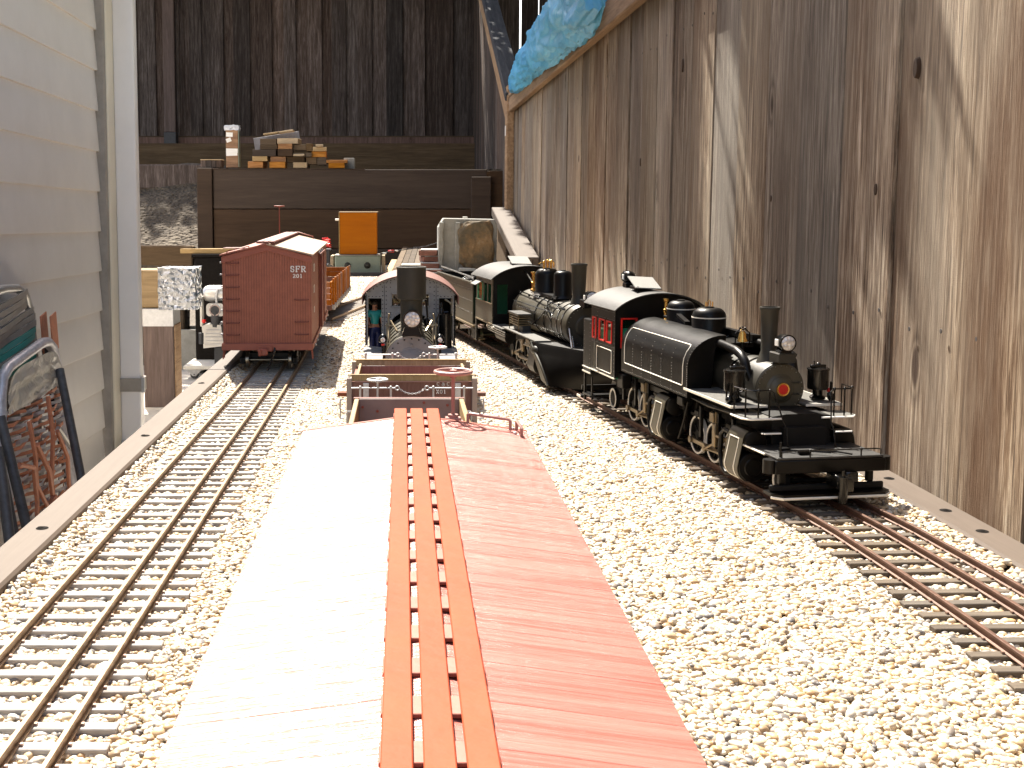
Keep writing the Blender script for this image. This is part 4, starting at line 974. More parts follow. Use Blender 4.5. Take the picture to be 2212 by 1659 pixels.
def bell(parent, c, s=1.0):
    m = MB(); m.lathe([(.0058 * s, 0), (.0054 * s, .001 * s), (.0042 * s, .004 * s), (.0036 * s, .0085 * s), (.0022 * s, .011 * s), (0, .0115 * s)], c, (0, 0, 1), 20); b = m.build('bell', 'brass', parent)
    m = MB(); m.tube([(c[0] - .008 * s, c[1], c[2] - .004), (c[0] - .008 * s, c[1], c[2] + .009 * s), (c[0] - .003 * s, c[1], c[2] + .0135 * s), (c[0], c[1], c[2] + .0128 * s), (c[0] + .003 * s, c[1], c[2] + .0135 * s), (c[0] + .008 * s, c[1], c[2] + .009 * s), (c[0] + .008 * s, c[1], c[2] - .004)], .0008 * s, 6)
    m.ball((c[0], c[1], c[2] + .0155 * s), .0012, 8, 5); m.ball((c[0] - .003, c[1], c[2] + .0145 * s), .0012, 8, 5); m.ball((c[0] + .003, c[1], c[2] + .0145 * s), .0012, 8, 5); m.build('bell_yoke', 'black_gloss', b)
def loop_on(fn, pts, r, parent, name='pinstripe', mat='cream_line'):
    m = MB(); m.tube([fn(*p) for p in pts], r, 6, closed=True); return m.build(name, mat, parent)
def handrail(parent, pts, r=.0007, posts=(), mat='black_gloss'):
    m = MB(); m.tube(pts, r, 6)
    for a, b in posts: m.cyl(a, b, r * 1.1, n=6); m.ball(b, r * 2.1, 8, 5)
    return m.build('handrail', mat, parent)
def cab_roof(parent, y0, y1, hw, ze, zp, t, mat, name='cab_roof', drop=.0):
    prof = [(-hw, ze - drop)] + [(hw * math.sin(R(a)) / math.sin(R(60)), ze + (zp - ze) * (math.cos(R(a)) - .5) / .5) for a in range(-60, 61, 6)] + [(hw, ze - drop)]
    if drop == 0: prof = prof[1:-1]
    m = MB(); m.sheet(prof, y0, y1, t, 'Y'); return m.build(name, mat, parent, smooth=30)
def zroof(x, hw, ze, zp):
    a = math.asin(max(-1, min(1, x / hw * math.sin(R(60))))); return ze + (zp - ze) * (math.cos(a) - .5) / .5
def wall_col(m, xa, xb, z0, top, y0, y1, n=4):
    """vertical strip of a cab end wall whose top follows the roof"""
    poly = [(xa, z0), (xb, z0)] + [(xb + (xa - xb) * i / n, top(xb + (xa - xb) * i / n)) for i in range(n + 1)]
    m.prism(poly, y0, y1, 'Y')
def cylinder_block(parent, y0, y1, sx, stripe=True, zc=.0205, rc=.0145, zv=.0455, rv=.0115, xo=.0470):
    m = MB(); xf = xo + rc - .001
    m.lathe([(0, -.0018), (rc * .55, -.0018), (rc * .62, -.0008), (rc * .93, -.0004), (rc, .001), (rc, y1 - y0 - .001), (rc * .9, y1 - y0), (0, y1 - y0 + .001)], (sx * xo, y0, zc), (0, 1, 0), 32)
    m.lathe([(0, -.0022), (rv * .5, -.002), (rv * .9, -.001), (rv, .001), (rv, y1 - y0 + .002), (0, y1 - y0 + .003)], (sx * (xo - .002), y0 - .001, zv), (0, 1, 0), 32)
    m.box((sx * (xo - .010), (y0 + y1) / 2, (zc + zv) / 2), (.018, y1 - y0 - .002, .03))
    c = m.build('cylinder', 'black', parent)
    j = MB(); prof = [(sx * (xo + rc * math.cos(R(a)) + .0004), zc + rc * math.sin(R(a))) for a in range(-75, 1, 15)] + [(sx * (xo - .002 + rv * math.cos(R(a)) + .0006), zv + rv * math.sin(R(a))) for a in range(0, 70, 15)]
    if sx < 0: prof = prof[::-1]
    j.sheet([p for p in prof], y0 + .001, y1 - .001, -.0006, 'Y'); j.build('cylinder_jacket', 'olive' if stripe else 'black', c, smooth=40)
    if stripe:
        pf_ = [(sx * (xo + rc * math.cos(R(a)) + .0012), zc + rc * math.sin(R(a))) for a in (-55, -35, -15, 0)] + [(sx * (xo + rv + .0002), zv - .006), (sx * (xo + rv - .0012), zv + .002)]
        ya, yb = y0 + .009, y1 - .006
        lp = [(p[0], ya, p[1]) for p in pf_] + [(p[0], yb, p[1]) for p in pf_[::-1]]
        s = MB(); s.tube(lp, .00065, 6, closed=True); s.build('pinstripe', 'cream_line', c)
    return c

# ------------------------------------------------------------------ big articulated tank engine
def tank_engine():
    t = T('steam_engine', 'large black articulated tank engine with red number plate and white pinstripes', 'locomotive', (.392, 1.067, 0), R(8.7))
    # frame
    m = MB(); m.box((0, .30, .046), (.044, .50, .028)); m.box((0, .17, .032), (.040, .20, .026)); m.box((0, .42, .032), (.040, .24, .026)); m.build('frame', 'black_matte', t, smooth=0)
    # front footboard
    fp_ = [(-.0575, .0), (-.0500, -.0085), (.0500, -.0085), (.0585, .0), (.0585, .016), (-.0575, .016)]
    m = MB(); m.prism(fp_, .0075, .0100, 'Z'); fb = m.build('footboard', 'black', t, smooth=0)
    m = MB(); m.tube([(p[0], p[1] - .0004, .0068) for p in fp_[:4]], .0013, 6); m.build('white_edge', 'cream_line', fb)
    m = MB(); m.prism([(p[0] * .97, p[1] * .2 + .006) for p in fp_], .0100, .0165, 'Z'); m.build('toe_guard', 'black_matte', fb, bevel=.002)
    for x in (-.042, .045): MB().box((x, .012, .0225), (.006, .006, .014), ch=.0008).build('footboard_hanger', 'black', t, smooth=0)
    # buffer beam
    m = MB(); m.box((0, .008, .0340), (.108, .017, .0125), ch=.0008)
    for s in (-1, 1): m.cyl((s * .0560, .0075, .0277), (s * .0560, .0075, .0403), .0062, n=20)
    bb = m.build('buffer_beam', 'black', t)
    m = MB(); m.box((0, .033, .0416), (.104, .066, .0022), ch=.0005); m.build('front_deck', 'roof_black', t, smooth=0)
    m = MB(); m.tube([(-.056, .070, .0425), (-.055, .02, .0425)], .0009, 6); m.build('white_edge', 'cream_line', t)
    handrail(t, [(-.047, .002, .0428), (-.047, .002, .0480), (-.043, .001, .0487), (.045, .001, .0487), (.050, .002, .0478), (.050, .002, .0425)], .0007, [((-.02, .001, .0425), (-.02, .001, .0487)), ((.03, .001, .0425), (.03, .001, .0487))])
    m = MB(); m.tube([(-.03, .02, .0455), (-.012, .012, .0455), (.002, .004, .0455)], .0008, 6); m.tube([(.0, .03, .0445), (.02, -.001, .0445)], .0008, 6); m.box((-.02, .012, .045), (.012, .005, .004), ch=.0006); m.box((-.032, .027, .0445), (.010, .006, .004), ch=.0006); m.build('uncoupling_gear', 'black', t)
    m = MB(); m.cyl((-.0475, .004, .040), (-.0475, .004, .0565), .0011, n=8); m.build('flag_post', 'black', t)
    m = MB(); m.box((.004, -.006, .022), (.012, .022, .012), ch=.0012); m.cyl((.002, -.019, .004), (.002, -.019, .028), .0042, n=16); m.cyl((.002, -.019, .028), (.002, -.019, .0335), .0014, n=8); m.box((.008, -.014, .020), (.010, .012, .014), ch=.0015); m.box((.018, -.003, .024), (.012, .008, .010), ch=.001); m.build('coupler', 'black_gloss', t)
    wheelset(t, .036, .0125, .0300, mat='black_matte')
    for s in (-1, 1):
        m = MB(); m.lathe([(.0098, 0), (.0125, 0), (.0125, .0008), (.0098, .0008)], (s * .0320, .036, .0125), (s, 0, 0), 28); m.build('wheel_rim', 'white', t)
        wheelset(t, .516, .0135, .0300, mat='black_matte') if s < 0 else None
        m = MB(); m.lathe([(.0105, 0), (.0135, 0), (.0135, .0008), (.0105, .0008)], (s * .0320, .516, .0135), (s, 0, 0), 28); m.build('wheel_rim', 'white', t)
    # smokebox saddle
    m = MB(); m.prism([(-.030, .0425), (-.014, .0425), (-.012, .050), (-.006, .055), (.006, .055), (.012, .050), (.014, .0425), (.030, .0425), (.030, .0700), (.016, .0720), (-.016, .0720), (-.030, .0700)], .058, .110, 'Y'); m.build('smokebox_saddle', 'black_matte', t, smooth=0)
    m = MB(); m.box((.0, .085, .035), (.060, .05, .016)); m.build('cylinder_saddle', 'black_matte', t, smooth=0)
    for s in (-1, 1):
        cylinder_block(t, .061, .096, s); cylinder_block(t, .2640, .299, s)
        ys = (.130, .176, .221, .334, .380, .424)
        for y in ys: driver(t, s * .0335, y, .0210)
        for a, b, cy in ((.130, .221, .096), (.334, .424, .299)):
            m = MB(); m.box((s * .0425, (a + b) / 2, .0165), (.0022, b - a + .008, .0050), ch=.0005)
            for y in (a, (a + b) / 2, b): m.cyl((s * .040, y, .0165), (s * .0455, y, .0165), .0036, n=14)
            m.build('side_rod', 'rod_steel', t)
            m = MB(); m.tube([(s * .0465, cy + .022, .0205), (s * .0465, (a + b) / 2, .0165)], .0022, 6); m.cyl((s * .0440, (a + b) / 2, .0165), (s * .0485, (a + b) / 2, .0165), .0040, n=14); m.build('main_rod', 'rod_steel', t)
            m = MB()
            for z in (.0265, .0155): m.box((s * .0480, cy + .017, z), (.0060, .034, .0026), ch=.0004)
            m.box((s * .0480, cy + .018, .0210), (.0075, .011, .0090), ch=.0008); m.cyl((s * .047, cy - .002, .0205), (s * .047, cy + .018, .0205), .0016, n=8)
            m.build('crosshead', 'rod_steel', t)
            m = MB(); m.box((s * .0490, cy + .010, .0360), (.0045, .016, .0080), ch=.0006); m.box((s * .0500, cy + .030, .0365), (.003, .034, .0030), ch=.0005)
            m.box((s * .0500, cy + .047, .036), (.0042, .0075, .024), ch=.0008); m.tube([(s * .0505, cy + .047, .028), (s * .0505, cy + .060, .022), (s * .0490, cy + .075, .0165)], .0015, 6)
            m.box((s * .0510, cy + .052, .054), (.003, .010, .010), ch=.0006); m.tube([(s * .050, cy + .006, .044), (s * .050, cy + .032, .030)], .0011, 6)
            m.tube([(s * .049, cy + .047, .047), (s * .049, cy + .047, .060)], .0016, 6); m.box((s * .049, cy + .018, .0305), (.0038, .0040, .018), ch=.0005)
            m.build('valve_gear', 'rod_steel', t)
            m = MB(); m.tube([(s * .0535, cy + .004, .048), (s * .0535, cy + .016, .0485), (s * .0530, cy + .025, .042), (s * .0530, cy + .027, .025), (s * .0530, cy + .022, .010), (s * .0530, cy + .012, .0055), (s * .0500, cy + .006, .0058)], .0024, 10); m.build('drain_pipe', 'black', t)
        m = MB(); m.box((s * .042, .31, .056), (.010, .06, .008), ch=.001); m.box((s * .036, .24, .060), (.012, .012, .014), ch=.001); m.cyl((s * .040, .275, .058), (s * .040, .275, .068), .0035, n=12); m.cyl((s * .036, .45, .052), (s * .036, .54, .052), .0085, n=18); m.build('underframe_gear', 'black', t)
        m = MB()
        for y in (.118, .153, .199, .243, .322, .357, .402, .446):
            m.box((s * .0415, y, .0400), (.0035, .0045, .034), ch=.0005); m.box((s * .038, y + .01, .0475), (.010, .012, .006), ch=.0008)
        for y in (.130, .176, .221, .334, .380, .424): m.box((s * .0375, y, .0440), (.006, .020, .0035), ch=.0006); m.cyl((s * .0375, y, .040), (s * .0375, y, .058), .0012, n=8)
        m.tube([(s * .048, .100, .066), (s * .050, .16, .064), (s * .049, .25, .067), (s * .049, .40, .064)], .0018, 6); m.tube([(s * .052, .21, .060), (s * .053, .22, .035), (s * .052, .235, .015)], .0014, 6)
        m.box((s * .050, .225, .0585), (.012, .016, .010), ch=.001); m.box((s * .047, .430, .0500), (.012, .020, .018), ch=.001)
        m.build('springs_and_pipes', 'black', t)
        # running boards with white edges
        m = MB(); m.box((s * .0390, .1485, .0748), (.038, .119, .0016), ch=.0003); rb = m.build('running_board', 'tread', t, smooth=0)
        m = MB(); m.box((s * .0583, .1485, .0748), (.0010, .120, .0024)); m.box((s * .0390, .0885, .0748), (.0376, .0010, .0024)); m.build('white_edge', 'cream_line', rb, smooth=0)
        pf_ = [(s * .0580, .0640), (s * .0520, .0570), (s * .0200, .0570), (s * .0200, .0880), (s * .0580, .0880)]
        m = MB(); m.prism(pf_, .0672, .0690, 'Z'); lp = m.build('front_platform', 'tread', t, smooth=0)
        m = MB(); m.tube([(s * .0583, .088, .0681), (s * .0583, .0640, .0681), (s * .0521, .0564, .0681), (s * .0200, .0564, .0681)], .0010, 5); m.build('white_edge', 'white', lp)
        m = MB(); m.box((s * .0365, .050, .0565), (.018, .012, .0014)); st_ = m.build('step', 'black', t, smooth=0)
        m = MB(); m.tube([(s * .0460, .046, .0565), (s * .0440, .0435, .0565), (s * .0275, .0435, .0565)], .0008, 5); m.build('white_edge', 'white', st_)
        handrail(t, [(s * .0560, .086, .0690), (s * .0560, .086, .0955), (s * .0540, .062, .0955), (s * .0500, .0585, .0955), (s * .0330, .0580, .0955), (s * .0290, .0570, .0930), (s * .0200 * 1.2, .046, .066), (s * .0235, .040, .060), (s * .0240, .036, .0430)], .0008,
                 [((s * .0545, .0640, .069), (s * .0545, .0640, .0955)), ((s * .0440, .0585, .069), (s * .0440, .0585, .0955)), ((s * .0330, .058, .069), (s * .0330, .058, .0955))])
        # air pumps
        m = MB(); m.lathe([(.0075, 0), (.0080, .002), (.0050, .004), (.0050, .009), (.0100, .010), (.0104, .012), (.0104, .029), (.0112, .0295), (.0112, .0310), (.0060, .0325), (0, .033)], (s * .0445, .112, .0770), (0, 0, 1), 26)
        m.ball((s * .0445, .112, .1115), .0025, 10, 6); m.box((s * .0430, .110, .1105), (.016, .004, .003), ch=.0005); m.cyl((s * .040, .112, .109), (s * .040, .112, .1155), .0009, n=8)
        m.rivets([(s * .0445 + .0095 * math.cos(a), .112 + .0095 * math.sin(a), .1083) for a in [2 * PI * i / 10 for i in range(10)]], .0007)
        m.tube([(s * .0550, .106, .0765), (s * .0555, .106, .095)], .0011, 6); m.tube([(s * .0530, .101, .0765), (s * .0535, .101, .0950)], .0011, 6); m.ball((s * .054, .102, .080), .0042, 10, 6); m.ball((s * .050, .098, .083), .003, 10, 6)
        m.build('air_pump', 'black_gloss', t)
        # steam pipe
        m = MB(); m.tube([(s * .0210, .215, .1240), (s * .0225, .185, .1235), (s * .0240, .155, .1220), (s * .0250, .140, .1190), (s * .0255, .130, .1130), (s * .0250, .126, .1040), (s * .0220, .124, .0960)], .0047, 14); m.build('steam_pipe', 'black', t, smooth=80)
        # side tank
        def S(a): return (s * (.0175 + .0400 * math.cos(R(a))), .0980 + .0345 * math.sin(R(a)))
        out = [(s * .0575, .0655)] + [S(a) for a in range(0, 91, 9)] + [(s * .0150, .1325), (s * .0150, .1260), (s * .0270, .1180), (s * .0310, .0655)]
        m = MB(); m.prism(out, .2010, .4130, 'Y'); tk = m.build('side_tank', 'black', t, smooth=30)
        surf = lambda y, u: (s * .0578, y, .0655 + u * .0325) if u <= 1 else (S((u - 1) * 90)[0] * 1.004 + s * .0002, y, S((u - 1) * 90)[1] + .0002)
        us = [.40, .6, .8, 1.0, 1.15, 1.3, 1.42]
        loop = [(.214, u) for u in us] + [(.2165, 1.46)] + [(.3985, 1.46)] + [(.401, u) for u in us[::-1]] + [(.3985, .36), (.2165, .36)]
        loop_on(surf, loop, .00055, tk)
        rv = MB(); rv.rivets([surf(y, .1 + .1 * i) for y in (.246, .278, .3095, .341, .372) for i in range(13)] + [surf(.2022, .03 + .062 * i) for i in range(26)] + [surf(.203 + .0045 * i, .07) for i in range(46)], .00050); rv.build('rivets', 'steel', tk)
    m = MB(); m.box((0, .307, .1215), (.034, .210, .005)); m.build('tank_top_plate', 'black', t, smooth=0)
    m = MB(); m.box((-.004, .405, .1335), (.003, .012, .002)); m.box((-.03, .307, .1300), (.001, .001, .001)); m.build('filler_hatch', 'black_matte', t, smooth=0)
    # smokebox and boiler
    m = MB(); m.lathe([(.0255, 0), (.0258, .001), (.0258, .062), (.0250, .063), (.0250, .330)], (0, .1045, .0895), (0, 1, 0), 44); m.build('boiler', 'graphite', t, smooth=30)
    m = MB(); m.lathe([(.0262, .004), (.0268, .004), (.0268, .0065), (.0262, .0065)], (0, .140, .0895), (0, 1, 0), 44); m.lathe([(.0252, .0), (.0258, .0), (.0258, .003), (.0252, .003)], (0, .170, .0895), (0, 1, 0), 44); m.build('boiler_bands', 'black_gloss', t)
    m = MB(); m.lathe([(0, -.0030), (.0125, -.0026), (.0150, -.0012), (.0240, -.0008), (.0256, .0010), (.0256, .002)], (0, .1040, .0895), (0, 1, 0), 48); fr = m.build('smokebox_front', 'olive', t, smooth=25)
    m = MB(); m.rivets([(.0228 * math.cos(R(a)), .1030, .0895 + .0228 * math.sin(R(a))) for a in range(0, 360, 15)], .0006); m.build('rivets', 'steel', fr)
    m = MB(); [m.cyl((.006, .1005, .0895 + z), (.0185, .1018, .0895 + z), .0007, n=6) for z in (.0060, -.0055)]; [m.ball((.0185, .1012, .0895 + z), .0012, 8, 5) for z in (.0060, -.0055)]; m.build('door_hinges', 'graphite', fr)
    m = MB(); m.lathe([(0, -.0042), (.0118, -.0012), (.0125, -.0002)][::1] + [(.0125, .001)], (0, .1015, .0895), (0, 1, 0), 36); m.build('smokebox_door', 'olive', fr, smooth=50)
    m = MB(); m.lathe([(.0048, -.0004), (.0066, -.0006), (.0068, .0005), (.0066, .0015)], (0, .0972, .0895), (0, 1, 0), 28); m.build('plate_rim', 'brass', fr)
    m = MB(); m.lathe([(0, -.0006), (.0050, -.0006), (.0052, .002)], (0, .0970, .0895), (0, 1, 0), 28); m.build('number_plate', 'red', fr)
    lettering('5', .0040, fr, 'engine_number', 'white', (-.0435, .0985, .0880), (0, 0, 0), sw=.2)
    m = MB(); m.lathe([(0, 0), (.0030, 0), (.0030, .003), (0, .003)], (-.0435, .0992, .0900), (0, 1, 0), 18); m.build('lamp_socket', 'black_gloss', fr)
    m = MB(); m.ball((.0545, .108, .0860), .0026, 10, 6); m.build('red_marker', 'red', t)
    headlight(t, (0, .0900, .1365), .0078)
    MB().box((0, .101, .1215), (.018, .022, .010), ch=.001).build('headlight_bracket', 'graphite', t, smooth=0)
    stack(t, .1310, [(.0125, .1120), (.0105, .1160), (.0092, .1200), (.0078, .1240), (.0083, .150), (.0092, .1655), (.0102, .1668), (.0104, .1680), (.0098, .1690), (.0084, .1690), (.0080, .1500)], 'graphite')
    bell(t, (0, .1930, .1265)); MB().cyl((0, .193, .112), (0, .193, .128), .0022, n=10).build('bell_post', 'black', t)
    m = MB(); m.lathe([(0, 0), (.006, .0005), (.0075, .002), (.0075, .010), (.005, .0115), (.005, .018), (0, .019)], (.016, .150, .1270), (0, 1, 0), 24); m.tube([(.016, .15, .127), (.024, .145, .127), (.029, .132, .118)], .003, 10); m.build('generator', 'black', t)
    dome(t, .2820, .0190, .1225, .1552, name='sand_dome'); dome(t, .3660, .0165, .1225, .1563, name='steam_dome')
    m = MB(); [m.cyl((x, .282, .1545), (x, .282, .1620), .0008, n=8) for x in (-.004, .004)]; m.tube([(-.002, .282, .155), (-.0015, .282, .162), (.0, .282, .1635), (.0015, .282, .162), (.002, .282, .155)], .0006, 6); m.build('dome_valves', 'brass', t)
    m = MB(); m.prism([(-.003, 0), (.003, 0), (.003, .003), (-.003, .003)], -.014, .014, 'Y'); m.build('pipe_cover', 'black', t, (-.014, .325, .1370), (R(14), 0, 0), smooth=0)
    m = MB(); m.lathe([(.0042, 0), (.0042, .003), (.0026, .0045), (.0026, .012), (.0034, .013), (.0036, .016), (.0024, .017), (.0024, .025), (.0036, .026), (.0036, .029), (0, .030)], (.0, .4150, .1255), (0, 0, 1), 18); m.build('whistle', 'brass', t)
    # cab
    hw, ze, zp, y0, y1 = .0575, .1385, .1595, .4380, .5360
    zr = lambda x: zroof(x, hw + .002, ze, zp)
    m = MB()
    wall_col(m, -hw, -.0505, .052, zr, y0, y0 + .0020); wall_col(m, -.0505, -.0285, .052, lambda x: .0905, y0, y0 + .0020, 1); wall_col(m, -.0505, -.0285, .1290, zr, y0, y0 + .0020)
    wall_col(m, -.0285, .0285, .052, zr, y0, y0 + .0020, 10)
    wall_col(m, .0285, .0505, .052, lambda x: .0905, y0, y0 + .0020, 1); wall_col(m, .0285, .0505, .1290, zr, y0, y0 + .0020); wall_col(m, .0505, hw, .052, zr, y0, y0 + .0020)
    m.build('cab_front', 'black', t, smooth=20)
    for s in (-1, 1):
        m = MB(); x = s * (hw - .0008)
        m.box((x, (y0 + y1) / 2, .0735), (.0018, y1 - y0, .042)); m.box((x, (y0 + y1) / 2, .1315), (.0018, y1 - y0, .0165))
        for y, w_ in ((y0 + .006, .012), (y0 + .037, .006), (y0 + .070, .012), (y1 - .003, .006)): m.box((x, y, .109), (.0018, w_, .031))
        m.build('cab_side', 'black', t, smooth=0)
        for ya, yb in ((y0 + .012, y0 + .034), (y0 + .040, y0 + .064), (y0 + .076, y1 - .006)):
            f = MB(); xx = s * (hw + .0003); q = .0018
            for (a, b, c, d) in ((ya, .0945, ya + q, .1233), (yb - q, .0945, yb, .1233), (ya, .0945, yb, .0945 + q), (ya, .1233 - q, yb, .1233)): f.box((xx, (a + c) / 2, (b + d) / 2), (.0018, abs(c - a), abs(d - b)))
            wf = f.build('window_frame', 'red', t, smooth=0); MB().box((xx - s * .0008, (ya + yb) / 2, .109), (.0004, yb - ya - .003, .026)).build('pane', 'clear_glass', wf, smooth=0)
        for ya, yb in ((y0 + .012, y0 + .034), (y0 + .040, y0 + .064), (y0 + .076, y1 - .006)):
            MB().box((s * (hw - .0022), (ya + yb) / 2, .1030), (.0006, yb - ya, .0170)).build('sash', 'green_bright', t, smooth=0)
        MB().box((s * .0395, y0 + .0030, .1030), (.022, .0008, .0250)).build('sash', 'green_bright', t, smooth=0)
        f = MB(); q = .0020; xa, xb = s * .0505, s * .0285
        for (a, b, c, d) in ((xa, .0905, xa - s * q, .1290), (xb + s * q, .0905, xb, .1290), (xa, .0905, xb, .0905 + q), (xa, .1290 - q, xb, .1290)): f.box(((a + c) / 2, y0 - .0006, (b + d) / 2), (abs(c - a), .0014, abs(d - b)))
        wf = f.build('window_frame', 'red', t, smooth=0); MB().box(((xa + xb) / 2, y0 + .0008, .1098), (.019, .0004, .036)).build('pane', 'clear_glass', wf, smooth=0)
        m = MB(); m.tube([(s * (hw + .0006), y, z) for y, z in rrect(y0 + .012, .0560, y0 + .072, .0860, .003)], .0005, 5, closed=True); m.build('pinstripe', 'cream_line', t)
        m = MB(); m.box((s * (hw + .0004), (y0 + y1) / 2, .0515), (.0016, y1 - y0, .0016)); m.build('white_edge', 'cream_line', t, smooth=0)
        rv = MB(); rv.rivets([(s * (hw + .0002), y0 + .003 + .0045 * i, z) for i in range(21) for z in (.0540, .0905, .1255, .1355)] + [(s * (hw + .0002), y, .056 + .005 * i) for i in range(16) for y in (y0 + .003, y0 + .071)], .00045); rv.build('rivets', 'steel', t)
        # bunker
        m = MB(); m.box((s * (hw - .004), .5535, .0800), (.0080, .0345, .0730), ch=.0008); m.build('bunker_side', 'black', t, smooth=0)
        rv = MB(); rv.rivets([(s * (hw + .0002), y, .046 + .006 * i) for i in range(12) for y in (.540, .566)], .00045); rv.build('rivets', 'steel', t)
        m = MB(); m.box((s * (hw + .0004), .5535, .0445), (.0016, .034, .0018)); m.box((s * (hw + .0004), .5535, .0510), (.0016, .034, .0012)); m.build('white_edge', 'cream_line', t, smooth=0)
        m = MB(); m.box((s * .0555, .566, .024), (.003, .004, .040), ch=.0004); m.box((s * .0555, .535, .024), (.002, .003, .032), ch=.0004); m.box((s * .054, .551, .0135), (.009, .034, .0018)); m.build('cab_steps', 'black', t, smooth=0)
        handrail(t, [(s * (hw + .0030), y0 + .0755, .058), (s * (hw + .0030), y0 + .0755, .120)], .0007, mat='steel')
    m = MB(); m.box((0, .572, .080), (.110, .003, .073)); m.box((0, .556, .048), (.108, .034, .008)); m.build('bunker_rear', 'black', t, smooth=0)
    fb = MB(); fb.box((0, .582, .0070), (.118, .014, .0026)); fb.box((0, .580, .0190), (.112, .004, .006)); fr_ = fb.build('rear_footboard', 'black', t, smooth=0)
    m = MB(); m.box((-.0595, .582, .0070), (.0012, .015, .0030)); m.build('white_edge', 'cream_line', fr_, smooth=0)
    m = MB(); m.box((0, .487, .0525), (.112, .098, .003)); m.box((0, .5345, .076), (.100, .002, .046)); m.box((.0, .460, .080), (.060, .030, .052)); m.build('cab_interior', 'green', t, smooth=0)
    m = MB(); m.box((-.050, .5345, .0930), (.013, .0030, .045)); m.box((.050, .5345, .0930), (.013, .0030, .045)); m.build('cab_rear', 'green', t, smooth=0)
    cab_roof(t, y0 - .010, y1 + .022, hw + .0035, ze, zp, .0014, 'roof_black')
    m = MB(); m.box((0, 0, 0), (.034, .044, .0016), ch=.0003); m.build('roof_hatch', 'grey_plate', t, (-.005, .480, .1705), (R(16), R(3), R(-4)), smooth=0)
    m = MB(); m.box((-.005, .490, .1635), (.024, .024, .004), ch=.0006); m.tube([(-.02, .46, .160), (-.02, .462, .167)], .0008, 6); m.build('hatch_base', 'black', t)
    headlight(t, (-.004, .5500, .1745), .0078, 1); MB().box((-.004, .540, .1635), (.014, .016, .006), ch=.0008).build('headlight_bracket', 'black', t, smooth=0)
tank_engine()

